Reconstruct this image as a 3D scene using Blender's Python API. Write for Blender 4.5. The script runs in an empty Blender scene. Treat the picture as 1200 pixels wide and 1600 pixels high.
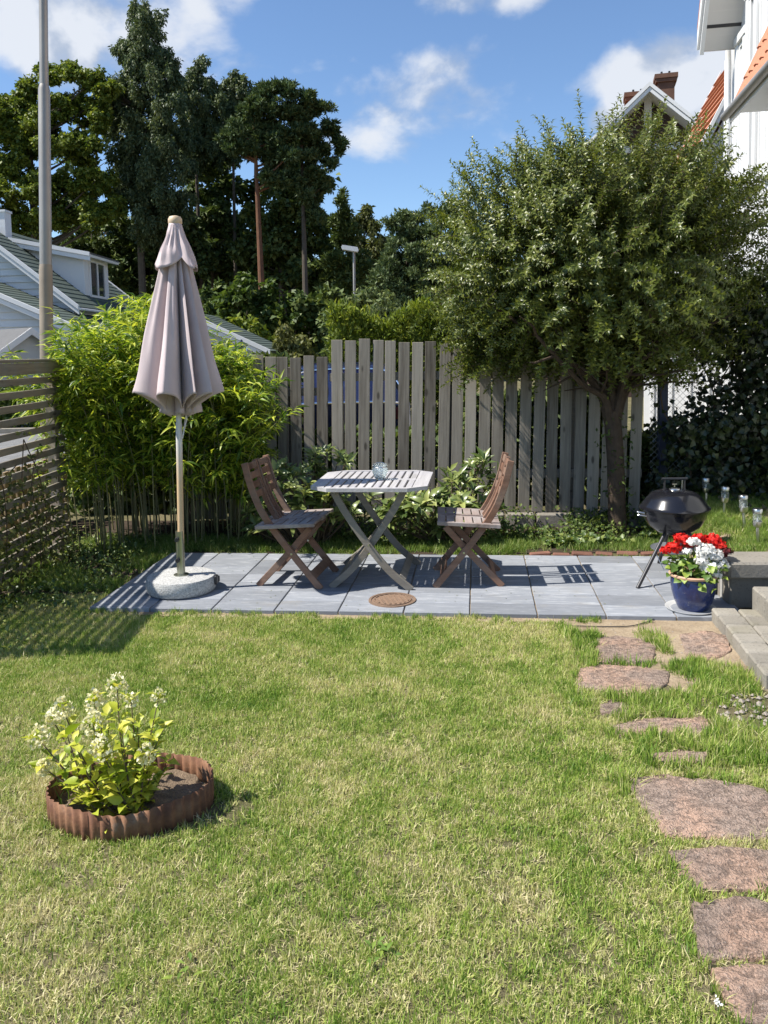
import bpy, bmesh, math, random
import numpy as np
from mathutils import Vector, Matrix, Euler

rad = math.radians
SC = bpy.context.scene
COL = SC.collection
RNG = np.random.default_rng(7)
random.seed(7)

# ------------------------------------------------------------------ camera, sky, sun, exposure
PITCH, ROLL, F, PY, CH = rad(4.5), rad(-1.2), 1265.0, 650.0, 1.6
_c, _s = math.cos(PITCH), math.sin(PITCH)
FW = np.array([0, _c, -_s]); _up = np.array([0, _s, _c]); _r0 = np.array([1.0, 0, 0])
RT = math.cos(ROLL) * _r0 + math.sin(ROLL) * _up
UP = -math.sin(ROLL) * _r0 + math.cos(ROLL) * _up
CAMP = np.array([0, 0, CH])

def ray(x, y): return FW + RT * (x - 600) / F - UP * (y - PY) / F
def gp(x, y, z=0.0):                       # place on a level of height z seen at photo pixel x, y
    d = ray(x, y); return CAMP + d * ((z - CH) / d[2])
def at(x, y, Y):                           # place at distance Y seen at photo pixel x, y
    d = ray(x, y); return CAMP + d * (Y / d[1])

cd = bpy.data.cameras.new('camera'); cam = bpy.data.objects.new('camera', cd); COL.objects.link(cam)
cam.matrix_world = Matrix(((RT[0], UP[0], -FW[0], 0), (RT[1], UP[1], -FW[1], 0), (RT[2], UP[2], -FW[2], CH), (0, 0, 0, 1)))
cd.sensor_fit = 'VERTICAL'; cd.sensor_height = 36; cd.sensor_width = 27
cd.lens = F / 1600 * 36; cd.shift_y = (PY - 800) / 1600
cd.clip_start = .05; cd.clip_end = 2000
SC.camera = cam

SUN = Vector((0.735, 0.115, -1.0)).normalized()      # way the light travels
sl = bpy.data.lights.new('sun', 'SUN'); sl.energy = 4.9; sl.angle = rad(.53); sl.color = (1, .95, .87)
so = bpy.data.objects.new('sun', sl); COL.objects.link(so)
so.rotation_euler = SUN.to_track_quat('-Z', 'Y').to_euler(); so.location = (-20, -4, 30)

SC.view_settings.view_transform = 'Standard'; SC.view_settings.look = 'None'
SC.view_settings.exposure = 0.82; SC.view_settings.gamma = 1
SC.view_settings.use_curve_mapping = False
try: SC.cycles.max_bounces = 8; SC.cycles.transparent_max_bounces = 12
except Exception: pass

W = bpy.data.worlds.new('World'); SC.world = W; W.use_nodes = True
wt = W.node_tree; wt.nodes.clear()

class NT:
    """small node helper"""
    def __init__(s, tree): s.t = tree
    def n(s, typ, props=None, **inp):
        nd = s.t.nodes.new(typ)
        for k, v in (props or {}).items(): setattr(nd, k, v)
        for k, v in inp.items():
            key = int(k[1:]) if k[0] == 'i' and k[1:].isdigit() else k.replace('_', ' ')
            s.set(nd.inputs[key], v)
        return nd
    def set(s, sock, v):
        if isinstance(v, bpy.types.NodeSocket): s.t.links.new(v, sock)
        elif isinstance(v, bpy.types.Node): s.t.links.new(v.outputs[0], sock)
        else:
            if sock.type == 'RGBA' and len(v) == 3: v = (*v, 1)
            sock.default_value = v
    def math(s, op, a, b=0.0, c=None, clamp=False):
        nd = s.t.nodes.new('ShaderNodeMath'); nd.operation = op; nd.use_clamp = clamp
        s.set(nd.inputs[0], a); s.set(nd.inputs[1], b)
        if c is not None: s.set(nd.inputs[2], c)
        return nd.outputs[0]
    def vmath(s, op, a, b=None, scale=None):
        nd = s.t.nodes.new('ShaderNodeVectorMath'); nd.operation = op
        s.set(nd.inputs[0], a)
        if b is not None: s.set(nd.inputs[1], b)
        if scale is not None: s.set(nd.inputs['Scale'], scale)
        return nd
    def mix(s, f, a, b, mode='MIX'):
        nd = s.t.nodes.new('ShaderNodeMix'); nd.data_type = 'RGBA'; nd.blend_type = mode
        s.set(nd.inputs[0], f); s.set(nd.inputs[6], a); s.set(nd.inputs[7], b)
        return nd.outputs[2]
    def ramp(s, f, stops, interp='LINEAR'):
        nd = s.t.nodes.new('ShaderNodeValToRGB'); cr = nd.color_ramp; cr.interpolation = interp
        while len(cr.elements) > 1: cr.elements.remove(cr.elements[0])
        for i, (p, c) in enumerate(stops):
            e = cr.elements[0] if i == 0 else cr.elements.new(p)
            e.position = p; e.color = (*c, 1) if len(c) == 3 else c
        s.set(nd.inputs[0], f); return nd.outputs[0]
    def noise(s, vec, scale=5, detail=4, rough=.55, dist=0):
        nd = s.n('ShaderNodeTexNoise', Scale=scale, Detail=detail, Roughness=rough, Distortion=dist)
        if vec is not None: s.set(nd.inputs['Vector'], vec)
        return nd.outputs[0]
    def remap(s, v, a, b, c=0.0, d=1.0):
        nd = s.t.nodes.new('ShaderNodeMapRange'); nd.interpolation_type = 'SMOOTHSTEP'
        for i, x in enumerate((v, a, b, c, d)): s.set(nd.inputs[i], x)
        return nd.outputs[0]

w = NT(wt)
sky = w.n('ShaderNodeTexSky', {'sky_type': 'NISHITA', 'sun_disc': False, 'sun_elevation': math.asin(-SUN.z),
          'sun_rotation': math.atan2(-SUN.x, -SUN.y), 'altitude': 20, 'air_density': 1.0, 'dust_density': .1, 'ozone_density': 5.5})
tc = w.n('ShaderNodeTexCoord')
dirv = w.vmath('NORMALIZE', tc.outputs['Generated']).outputs[0]
sep = w.n('ShaderNodeSeparateXYZ', i0=dirv)
# scattered fair weather cloud over the whole dome, with the banks of cloud that stand in this part of the sky
stretch = w.vmath('MULTIPLY', dirv, (1.0, 1.0, 1.35)).outputs[0]
warp = w.vmath('SCALE', w.n('ShaderNodeTexNoise', Vector=stretch, Scale=4.0, Detail=2.0).outputs[1], scale=.08).outputs[0]
cv = w.vmath('ADD', stretch, warp).outputs[0]
fine = w.noise(cv, 11.0, 6, .52)
broad = w.noise(stretch, 1.9, 2, .5)
cover = w.math('ADD', w.math('MULTIPLY', fine, .75), w.math('MULTIPLY', broad, .25))
CLOUDS = [(60, 0, .24, .30, .12), (250, -30, .16, .22, .07), (690, 150, .12, .30, .085), (600, 200, .13, .26, .065), (745, 190, .10, .24, .06), (560, 150, .10, .20, .04), (480, 100, .20, .13, .018), (1050, 130, .11, .40, .085), (1090, 190, .13, .38, .09),
          (960, 185, .05, .28, .035), (780, -25, .14, .26, .04), (840, 215, .07, .18, .04)]
boost = None
for (px, py, rx, amp, rz) in CLOUDS:
    d = Vector(ray(px, py)).normalized()
    df = w.vmath('MULTIPLY', w.vmath('SUBTRACT', dirv, tuple(d)).outputs[0], (1 / rx, 1 / rx, 1 / rz)).outputs[0]
    ln = w.vmath('LENGTH', df).outputs['Value']
    b = w.remap(ln, 0.25, 1.2, amp, 0.0)
    boost = b if boost is None else w.math('MAXIMUM', boost, b)
dens = w.math('SUBTRACT', w.math('ADD', cover, boost), .70)
alpha = w.remap(dens, -.02, .20)
up_shift = w.vmath('ADD', cv, (-.035, -.01, .05)).outputs[0]
lit = w.math('SUBTRACT', fine, w.noise(up_shift, 11.0, 5, .52))
ccol = w.mix(w.remap(lit, -.12, .10), (2.9, 3.3, 4.0), (5.1, 5.25, 5.5))
horizon = w.remap(sep.outputs[2], -.02, .10)
skyc = w.mix(w.math('MULTIPLY', w.math('MULTIPLY', alpha, .86), horizon), sky.outputs[0], ccol)
bg = w.n('ShaderNodeBackground', Color=skyc, Strength=.098)
w.t.links.new(bg.outputs[0], w.n('ShaderNodeOutputWorld').inputs[0])

# ------------------------------------------------------------------ materials
def newmat(name):
    m = bpy.data.materials.new(name); m.use_nodes = True; t = m.node_tree; t.nodes.clear()
    k = NT(t); b = k.n('ShaderNodeBsdfPrincipled'); o = k.n('ShaderNodeOutputMaterial')
    t.links.new(b.outputs[0], o.inputs[0]); k.o = o
    return m, k, b

def objvec(k, scale=(1, 1, 1)):
    c = k.n('ShaderNodeTexCoord'); oi = k.n('ShaderNodeObjectInfo')
    off = k.vmath('SCALE', (37.1, 91.7, 53.3), scale=oi.outputs['Random']).outputs[0]
    p = k.vmath('MULTIPLY', c.outputs['Object'], scale).outputs[0]
    return k.vmath('ADD', p, off).outputs[0], oi.outputs['Random']

def bump(k, b, h, strength=.3, dist=.01):
    k.set(b.inputs['Normal'], k.n('ShaderNodeBump', Strength=strength, Distance=dist, Height=h).outputs[0])

def flat(name, col, rough=.6, metal=0.0, vary=.12, scale=8, bstr=0.0, spec=.5):
    m, k, b = newmat(name); v, r = objvec(k)
    n = k.noise(v, scale, 5)
    f = k.math('ADD', 1 - vary, k.math('MULTIPLY', n, 2 * vary))
    f2 = k.math('ADD', f, k.math('MULTIPLY', k.math('SUBTRACT', r, .5), vary))
    k.set(b.inputs['Base Color'], k.vmath('SCALE', col, scale=f2).outputs[0])
    k.set(b.inputs['Roughness'], rough); k.set(b.inputs['Metallic'], metal); k.set(b.inputs['Specular IOR Level'], spec)
    if bstr: bump(k, b, k.noise(v, scale * 6, 4), bstr, .01)
    return m

def wood(name, dark, light, axis, grey=None, rough=.75, knots=True, gscale=55):
    m, k, b = newmat(name)
    sc = [1.0, 1.0, 1.0]; sc[axis] = .05
    v, r = objvec(k, tuple(sc))
    wv = k.vmath('ADD', v, k.vmath('SCALE', k.n('ShaderNodeTexNoise', Vector=v, Scale=4.0, Detail=2.0).outputs[1], scale=.05).outputs[0]).outputs[0]
    g1 = k.noise(wv, gscale, 5, .65); g2 = k.noise(v, 9, 3)
    f = k.math('ADD', k.math('MULTIPLY', g1, .65), k.math('MULTIPLY', g2, .45))
    f = k.math('ADD', f, k.math('MULTIPLY', k.math('SUBTRACT', r, .5), .30))
    col = k.ramp(f, [(.28, dark), (.74, light)])
    if grey is not None:
        vv, _ = objvec(k); gg = k.remap(k.noise(vv, 5, 4), .38, .68)
        col = k.mix(gg, col, k.vmath('SCALE', grey, scale=k.math('ADD', .6, k.math('MULTIPLY', g1, .8))).outputs[0])
    if knots:
        s2 = [9.0, 9.0, 9.0]; s2[axis] = 3.4
        v2, _ = objvec(k, tuple(s2))
        vo = k.n('ShaderNodeTexVoronoi', Vector=v2, Scale=1.0, Randomness=1.0)
        kn = k.remap(vo.outputs['Distance'], .07, .17, .75, 0.0)
        col = k.mix(kn, col, tuple(c * .38 for c in dark))
    k.set(b.inputs['Base Color'], col); k.set(b.inputs['Roughness'], rough); k.set(b.inputs['Specular IOR Level'], .3)
    bump(k, b, g1, .45, .004)
    return m

def leafmat(name, stops, rough=.42, trans=.3, spec=.5, tmul=(1.5, 1.5, .5), coat=0.0):
    m, k, b = newmat(name)
    a = k.n('ShaderNodeAttribute', {'attribute_name': 'tint'}); oi = k.n('ShaderNodeObjectInfo')
    g = k.n('ShaderNodeNewGeometry')
    pn = k.noise(g.outputs['Position'], 3.0, 2)
    f = k.math('ADD', a.outputs['Fac'], k.math('MULTIPLY', k.math('SUBTRACT', pn, .5), .35))
    f = k.math('ADD', f, k.math('MULTIPLY', k.math('SUBTRACT', oi.outputs['Random'], .5), .25))
    col = k.ramp(f, stops)
    k.set(b.inputs['Base Color'], col); k.set(b.inputs['Roughness'], rough); k.set(b.inputs['Specular IOR Level'], spec)
    if coat: k.set(b.inputs['Coat Weight'], coat); k.set(b.inputs['Coat Roughness'], .25)
    tr = k.n('ShaderNodeBsdfTranslucent', Color=k.mix(.55, col, k.vmath('MULTIPLY', col, tmul).outputs[0]))
    mx = k.n('ShaderNodeMixShader', Fac=trans); k.t.links.new(b.outputs[0], mx.inputs[1]); k.t.links.new(tr.outputs[0], mx.inputs[2])
    k.t.links.new(mx.outputs[0], k.o.inputs[0])
    return m

M = {}
M['fence'] = wood('weathered_fence_wood', (.085, .071, .055), (.33, .298, .248), 2, gscale=42)
M['rail'] = wood('dark_rail_wood', (.10, .09, .075), (.22, .2, .17), 0)
M['trellis'] = wood('trellis_wood', (.115, .095, .07), (.27, .23, .17), 1, grey=(.20, .185, .155))
M['trellis_post'] = wood('trellis_post_wood', (.24, .18, .13), (.46, .38, .30), 2)
M['chair'] = wood('brown_chair_wood', (.085, .042, .026), (.235, .125, .08), 0, grey=(.20, .135, .10), knots=False, gscale=30)
M['seat'] = wood('weathered_seat_wood', (.15, .11, .095), (.33, .265, .235), 1, grey=(.31, .275, .26), knots=False, gscale=30)
M['table'] = wood('silvered_table_wood', (.24, .23, .225), (.45, .435, .43), 1, grey=(.35, .34, .355), knots=False, gscale=40)
M['tleg'] = wood('grey_table_leg_wood', (.125, .105, .083), (.25, .222, .185), 0, grey=(.20, .182, .155), knots=False, gscale=30)
M['picket'] = wood('picket_wood', (.26, .17, .09), (.46, .34, .2), 2)
M['stake'] = wood('stake_wood', (.13, .125, .12), (.34, .33, .31), 2)
M['bark'] = flat('brown_bark', (.085, .062, .045), .9, vary=.5, scale=22, bstr=.6, spec=.2)
M['pinebark'] = flat('reddish_pine_bark', (.20, .10, .06), .9, vary=.4, scale=5, bstr=.5, spec=.2)
M['farbark'] = flat('grey_bark', (.09, .075, .06), .9, vary=.4, scale=5, spec=.2)
M['birchbark'] = flat('pale_birch_bark', (.42, .40, .37), .8, vary=.5, scale=3, spec=.2)
M['white'] = flat('white_paint', (.70, .70, .69), .5, vary=.04, scale=3)
M['whitewall'] = flat('white_wall_paint', (.66, .66, .655), .65, vary=.05, scale=2, bstr=.06)
M['greywall'] = flat('pale_grey_render', (.50, .51, .52), .8, vary=.08, scale=3)
M['soffit'] = flat('soffit_boards', (.60, .57, .53), .6, vary=.06, scale=3)
M['glass'] = flat('window_glass', (.035, .042, .05), .06, vary=.1, scale=2, spec=.8)
M['curtain'] = flat('window_curtain', (.26, .27, .28), .8, vary=.2, scale=6)
M['steel'] = flat('brushed_steel', (.62, .62, .60), .28, 1.0, vary=.08, scale=30)
M['galv'] = flat('galvanised_steel', (.36, .34, .31), .5, .55, vary=.28, scale=2.2, bstr=.05)
M['galvrust'] = flat('rust_stained_steel', (.26, .215, .165), .6, .35, vary=.45, scale=4, bstr=.05)
M['base_tube'] = flat('grey_green_metal_tube', (.34, .35, .28), .3, .85, vary=.1, scale=20)
M['black'] = flat('black_plastic', (.02, .02, .022), .45, vary=.2)
M['enamel'] = flat('black_enamel', (.010, .010, .013), .17, vary=.2, scale=14, spec=.6)
M['legblack'] = flat('black_painted_tube', (.03, .03, .033), .4, .2, vary=.2)
M['ash'] = flat('grey_aluminium_dish', (.42, .44, .48), .4, .7, vary=.1)
M['brick'] = flat('red_brick', (.17, .085, .062), .9, vary=.35, scale=10, bstr=.4, spec=.2)
M['darkbrick'] = flat('dark_chimney_brick', (.15, .085, .06), .9, vary=.35, scale=3, spec=.2)
M['brownboard'] = flat('dark_brown_boards', (.055, .03, .022), .8, vary=.2, scale=2)
M['white_cord'] = flat('off_white_cord', (.6, .58, .54), .8)
M['saucer'] = flat('glazed_saucer', (.52, .52, .51), .4, vary=.2, scale=9)
M['terracotta'] = flat('unglazed_rim', (.42, .26, .17), .6, vary=.2, scale=12)
M['soil'] = flat('dry_soil', (.20, .15, .105), .95, vary=.45, scale=25, bstr=.9, spec=.1)
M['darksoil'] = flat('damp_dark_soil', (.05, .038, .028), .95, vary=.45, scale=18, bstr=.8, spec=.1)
M['stem'] = flat('brown_plant_stem', (.10, .07, .04), .8, vary=.3, scale=20)
M['greenstem'] = flat('green_plant_stem', (.10, .15, .05), .6, vary=.3, scale=20)
M['cane'] = flat('bamboo_cane', (.15, .145, .06), .5, vary=.5, scale=3)
M['wire'] = flat('galvanised_wire', (.20, .21, .21), .5, .6, vary=.1)
M['bluepaint'] = flat('dark_blue_car_paint', (.007, .010, .036), .18, vary=.05, spec=.6)
M['chrome'] = flat('chrome_trim', (.75, .75, .75), .2, 1.0, vary=.02)
M['tyre'] = flat('tyre_rubber', (.02, .02, .02), .8)
M['lantern'] = flat('dark_blue_lantern_metal', (.02, .028, .06), .4, .3)
M['finial'] = flat('pale_finial_wood', (.60, .46, .30), .5, vary=.12, scale=10)

def m_fabric():
    m, k, b = newmat('dusty_pink_canvas'); v, r = objvec(k)
    wv = k.n('ShaderNodeTexNoise', Vector=k.vmath('MULTIPLY', v, (1, 1, .12)).outputs[0], Scale=26.0, Detail=5.0).outputs[0]
    wide = k.noise(v, 3.5, 4)
    col = k.mix(k.remap(wide, .3, .7), (.52, .435, .435), (.60, .505, .50))
    col = k.mix(k.math('MULTIPLY', k.remap(wv, .5, .75), .25), col, (.48, .385, .385))
    k.set(b.inputs['Base Color'], col); k.set(b.inputs['Roughness'], .9); k.set(b.inputs['Specular IOR Level'], .15)
    k.set(b.inputs['Sheen Weight'], .15)
    bump(k, b, k.math('ADD', k.noise(v, 420, 2), k.math('MULTIPLY', wv, 1.5)), .22, .004)
    tr = k.n('ShaderNodeBsdfTranslucent', Color=(.42, .30, .27)); mx = k.n('ShaderNodeMixShader', Fac=.10)
    k.t.links.new(b.outputs[0], mx.inputs[1]); k.t.links.new(tr.outputs[0], mx.inputs[2]); k.t.links.new(mx.outputs[0], k.o.inputs[0])
    return m
M['fabric'] = m_fabric()

def m_slab():
    m, k, b = newmat('blue_grey_concrete'); v, r = objvec(k)
    n1 = k.noise(v, 5, 5, .6); n2 = k.noise(k.vmath('MULTIPLY', v, (1.0, 5.5, 1)).outputs[0], 7, 5, .6, .6); n3 = k.noise(v, 130, 3)
    base = k.mix(n1, (.165, .178, .200), (.255, .268, .292))
    base = k.vmath('SCALE', base, scale=k.math('ADD', .78, k.math('MULTIPLY', r, .40))).outputs[0]
    bloom = k.math('MULTIPLY', k.remap(n2, .48, .72), k.remap(r, .0, 1.0, .25, .85))
    col = k.mix(bloom, base, (.40, .415, .435))
    col = k.mix(k.math('MULTIPLY', k.remap(k.noise(v, 3, 4), .55, .75), .45), col, (.225, .205, .17))
    col = k.mix(k.math('MULTIPLY', k.remap(n3, .6, .75), .3), col, (.12, .125, .13))
    k.set(b.inputs['Base Color'], col); k.set(b.inputs['Roughness'], .72); k.set(b.inputs['Specular IOR Level'], .35)
    bump(k, b, k.math('ADD', n3, n2), .25, .003)
    return m
M['slab'] = m_slab()

def m_granite():
    m, k, b = newmat('speckled_granite'); v, r = objvec(k)
    vo = k.n('ShaderNodeTexVoronoi', Vector=v, Scale=150.0)
    sp = k.noise(v, 95, 3, .7)
    col = k.ramp(sp, [(.30, (.13, .13, .125)), (.45, (.33, .33, .32)), (.6, (.50, .50, .485)), (.75, (.62, .61, .60))])
    col = k.mix(.35, col, k.mix(vo.outputs['Color'], (.16, .16, .16), (.6, .6, .58)))
    k.set(b.inputs['Base Color'], col); k.set(b.inputs['Roughness'], .8)
    bump(k, b, sp, .7, .006); return m
M['granite'] = m_granite()

def m_concrete(name, a, bcol, moss=.3):
    m, k, b = newmat(name); v, r = objvec(k)
    n1 = k.noise(v, 6, 6, .62); n2 = k.noise(v, 60, 4, .7)
    col = k.mix(n1, a, bcol)
    col = k.mix(k.math('MULTIPLY', k.remap(n2, .52, .7), .5), col, tuple(c * .5 for c in a))
    col = k.mix(k.math('MULTIPLY', k.remap(k.noise(v, 3.3, 5), .52, .72), moss), col, (.17, .155, .09))
    col = k.vmath('SCALE', col, scale=k.math('ADD', .85, k.math('MULTIPLY', r, .3))).outputs[0]
    k.set(b.inputs['Base Color'], col); k.set(b.inputs['Roughness'], .9); k.set(b.inputs['Specular IOR Level'], .2)
    bump(k, b, k.math('ADD', n2, n1), .55, .006); return m
M['concrete'] = m_concrete('weathered_concrete', (.18, .165, .135), (.31, .285, .245))
M['wallstone'] = m_concrete('old_grey_stone', (.17, .155, .13), (.30, .275, .235), .4)

def m_flag():
    m, k, b = newmat('pink_granite_flagstone'); v, r = objvec(k)
    n1 = k.noise(v, 4, 5, .6); n2 = k.noise(k.vmath('MULTIPLY', v, (1, 1.6, 1)).outputs[0], 30, 7, .75); n3 = k.noise(v, 120, 3)
    c = k.mix(k.remap(n1, .37, .60), (.53, .35, .255), (.365, .275, .22))
    c = k.mix(k.math('MULTIPLY', k.remap(n2, .54, .42), .65), c, (.12, .09, .072))
    c = k.mix(k.math('MULTIPLY', k.remap(n3, .55, .72), .55), c, (.52, .44, .38))
    c = k.vmath('SCALE', c, scale=k.math('ADD', .9, k.math('MULTIPLY', r, .3))).outputs[0]
    k.set(b.inputs['Base Color'], c); k.set(b.inputs['Roughness'], .9); k.set(b.inputs['Specular IOR Level'], .2)
    bump(k, b, k.math('ADD', n2, k.math('MULTIPLY', n3, .9)), 1.0, .022); return m
M['flag'] = m_flag()

def m_rust():
    m, k, b = newmat('rusted_steel'); v, r = objvec(k)
    n1 = k.noise(v, 9, 6, .65); n2 = k.noise(v, 45, 4, .7)
    c = k.ramp(n1, [(.3, (.07, .032, .02)), (.47, (.145, .062, .032)), (.62, (.23, .115, .06)), (.76, (.25, .19, .145))])
    c = k.mix(k.math('MULTIPLY', k.remap(n2, .5, .7), .5), c, (.09, .045, .03))
    k.set(b.inputs['Base Color'], c); k.set(b.inputs['Roughness'], .8); k.set(b.inputs['Metallic'], .15)
    bump(k, b, n2, .4, .004); return m
M['rust'] = m_rust()

def m_glaze():
    m, k, b = newmat('cobalt_blue_glaze'); v, r = objvec(k)
    n = k.noise(k.vmath('MULTIPLY', v, (1, 1, .3)).outputs[0], 16, 5, .6)
    c = k.mix(k.remap(n, .35, .7), (.010, .020, .085), (.022, .042, .15))
    c = k.mix(k.math('MULTIPLY', k.remap(k.noise(v, 40, 5, .7), .58, .72), .6), c, (.16, .17, .21))
    k.set(b.inputs['Base Color'], c); k.set(b.inputs['Roughness'], .26); k.set(b.inputs['Coat Weight'], .25)
    return m
M['glaze'] = m_glaze()
M['iron'] = flat('brown_cast_iron', (.19, .125, .085), .75, .15, vary=.4, scale=30, bstr=.3)

def m_jar():
    m, k, b = newmat('pale_aqua_glass')
    k.set(b.inputs['Base Color'], (.90, .97, .97)); k.set(b.inputs['Roughness'], .08); k.set(b.inputs['Transmission Weight'], .82)
    k.set(b.inputs['IOR'], 1.45); v, r = objvec(k); bump(k, b, k.n('ShaderNodeTexVoronoi', Vector=v, Scale=60.0).outputs[0], .5, .003)
    return m
M['jar'] = m_jar()
def m_clear():
    m, k, b = newmat('clear_plastic')
    k.set(b.inputs['Base Color'], (.92, .95, .95)); k.set(b.inputs['Roughness'], .08); k.set(b.inputs['Transmission Weight'], .92); k.set(b.inputs['IOR'], 1.3)
    return m
M['clear'] = m_clear()

def m_ground():
    m, k, b = newmat('soil_and_thatch'); g = k.n('ShaderNodeNewGeometry'); p = g.outputs['Position']
    n1 = k.noise(p, 1.6, 5); n2 = k.noise(p, 28, 5, .7); n3 = k.noise(p, 160, 3, .7)
    c = k.mix(k.remap(n1, .35, .65), (.115, .105, .05), (.20, .165, .10))
    c = k.mix(k.math('MULTIPLY', n2, .6), c, (.075, .085, .035))
    c = k.mix(k.remap(n3, .5, .75), c, (.27, .23, .15))
    k.set(b.inputs['Base Color'], c); k.set(b.inputs['Roughness'], .95); k.set(b.inputs['Specular IOR Level'], .1)
    bump(k, b, k.math('ADD', n2, n3), .8, .015); return m
M['ground'] = m_ground()
def m_dirt(name, a, bcol):
    m, k, b = newmat(name); g = k.n('ShaderNodeNewGeometry'); p = g.outputs['Position']
    n1 = k.noise(p, 5, 6, .65); n2 = k.noise(p, 70, 4, .75)
    c = k.mix(k.remap(n1, .3, .7), a, bcol); c = k.mix(k.math('MULTIPLY', k.remap(n2, .45, .7), .5), c, tuple(x * .5 for x in a))
    k.set(b.inputs['Base Color'], c); k.set(b.inputs['Roughness'], .95); k.set(b.inputs['Specular IOR Level'], .1)
    bump(k, b, k.math('ADD', n2, n1), .7, .01); return m
M['dirt'] = m_dirt('sandy_dirt', (.25, .19, .125), (.37, .295, .205))
M['asphalt'] = m_dirt('pale_asphalt', (.16, .16, .158), (.22, .22, .215))
M['gravel'] = flat('pale_gravel', (.32, .275, .235), .85, vary=.35, scale=30, bstr=.3)

def m_tiles(name, a, bcol):
    m, k, b = newmat(name); v, r = objvec(k)
    n = k.noise(v, 3, 5, .65); n2 = k.noise(v, 25, 3)
    c = k.mix(n, a, bcol); c = k.mix(k.math('MULTIPLY', k.remap(n2, .5, .7), .35), c, tuple(x * .55 for x in a))
    k.set(b.inputs['Base Color'], c); k.set(b.inputs['Roughness'], .75); bump(k, b, n2, .2, .01); return m
M['orange'] = m_tiles('orange_clay_tile', (.40, .150, .075), (.50, .215, .12))
M['greenroof'] = m_tiles('dark_green_roof', (.045, .065, .050), (.085, .11, .088))
M['greyroof'] = m_tiles('dark_grey_roof', (.07, .07, .07), (.11, .11, .11))

def m_grass():
    m, k, b = newmat('lawn_blade'); g = k.n('ShaderNodeNewGeometry'); p = g.outputs['Position']
    a = k.n('ShaderNodeAttribute', {'attribute_name': 'tint'})
    oi = k.n('ShaderNodeObjectInfo')
    big = k.noise(p, 1.25, 3, .55); mid = k.noise(p, 6.5, 3, .6)
    dry = k.math('ADD', k.math('MULTIPLY', k.math('SUBTRACT', big, .5), 1.3), k.math('MULTIPLY', k.math('SUBTRACT', mid, .5), 1.1))
    f = k.math('ADD', k.math('ADD', k.math('ADD', a.outputs['Fac'], .045), dry), k.math('MULTIPLY', k.math('SUBTRACT', oi.outputs['Random'], .5), .25))
    c = k.ramp(f, [(.02, (.105, .205, .024)), (.26, (.215, .335, .044)), (.50, (.375, .450, .098)), (.72, (.53, .51, .205)), (.97, (.66, .585, .34))])
    k.set(b.inputs['Base Color'], c); k.set(b.inputs['Roughness'], .5); k.set(b.inputs['Specular IOR Level'], .35)
    tr = k.n('ShaderNodeBsdfTranslucent', Color=c); mx = k.n('ShaderNodeMixShader', Fac=.32)
    k.t.links.new(b.outputs[0], mx.inputs[1]); k.t.links.new(tr.outputs[0], mx.inputs[2]); k.t.links.new(mx.outputs[0], k.o.inputs[0])
    return m
M['grass'] = m_grass()
M['lush'] = leafmat('lush_grass_blade', [(.1, (.065, .13, .02)), (.5, (.15, .235, .04)), (.9, (.34, .37, .13))], .5, .32, .35)

M['l_main'] = leafmat('grey_green_glossy_leaf', [(.05, (.045, .070, .012)), (.5, (.105, .138, .022)), (.95, (.21, .23, .045))], .42, .3, .5, coat=.12)
M['l_bamboo'] = leafmat('bright_bamboo_leaf', [(.05, (.06, .125, .012)), (.40, (.22, .32, .026)), (.85, (.54, .58, .07))], .45, .42)
M['l_rhodo'] = leafmat('rhododendron_leaf', [(.05, (.06, .10, .022)), (.5, (.16, .21, .055)), (.95, (.36, .39, .12))], .36, .25, .5, coat=.15)
M['l_hydra'] = leafmat('lime_green_leaf', [(.05, (.22, .30, .025)), (.5, (.44, .48, .045)), (.95, (.64, .60, .11))], .45, .38)
M['l_ivy'] = leafmat('ivy_leaf_with_shade', [(.05, (.008, .016, .006)), (.5, (.016, .030, .010)), (.95, (.042, .060, .018))], .4, .2)  # shade of the tree crown is put into this near-black leaf colour
M['l_ground'] = leafmat('ground_cover_leaf', [(.05, (.045, .085, .02)), (.5, (.10, .16, .035)), (.95, (.30, .34, .10))], .45, .3)
M['l_geran'] = leafmat('geranium_leaf', [(.05, (.06, .12, .02)), (.5, (.13, .22, .035)), (.95, (.28, .36, .06))], .5, .3)
M['l_maple'] = leafmat('maple_foliage', [(.05, (.055, .092, .014)), (.5, (.14, .185, .028)), (.95, (.28, .31, .055))], .55, .3, .3)
M['l_birch'] = leafmat('birch_foliage', [(.05, (.042, .070, .030)), (.5, (.092, .128, .056)), (.95, (.18, .21, .10))], .55, .25, .3)
M['l_pine'] = leafmat('pine_needles', [(.05, (.030, .060, .024)), (.5, (.075, .115, .046)), (.95, (.15, .19, .082))], .6, .15, .25)
M['l_dark'] = leafmat('dark_wood_foliage', [(.05, (.035, .062, .018)), (.5, (.08, .118, .034)), (.95, (.155, .19, .058))], .6, .2, .25)
M['l_bush'] = leafmat('mid_green_foliage', [(.05, (.035, .066, .014)), (.5, (.075, .12, .024)), (.95, (.16, .20, .045))], .55, .3, .3)
M['l_olive'] = leafmat('olive_foliage', [(.05, (.06, .075, .02)), (.5, (.11, .125, .035)), (.95, (.19, .19, .06))], .55, .3, .3)
M['l_yellow'] = leafmat('yellow_green_foliage', [(.05, (.07, .11, .014)), (.5, (.15, .20, .022)), (.95, (.28, .31, .045))], .55, .3, .3)
M['l_blue'] = leafmat('blue_green_foliage', [(.05, (.05, .085, .03)), (.5, (.11, .155, .055)), (.95, (.20, .235, .09))], .55, .3, .3)
M['p_red'] = leafmat('scarlet_petal', [(.05, (.50, .008, .008)), (.5, (.70, .018, .012)), (.95, (.80, .05, .03))], .55, .25, .3, tmul=(1, 1, .95))
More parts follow.
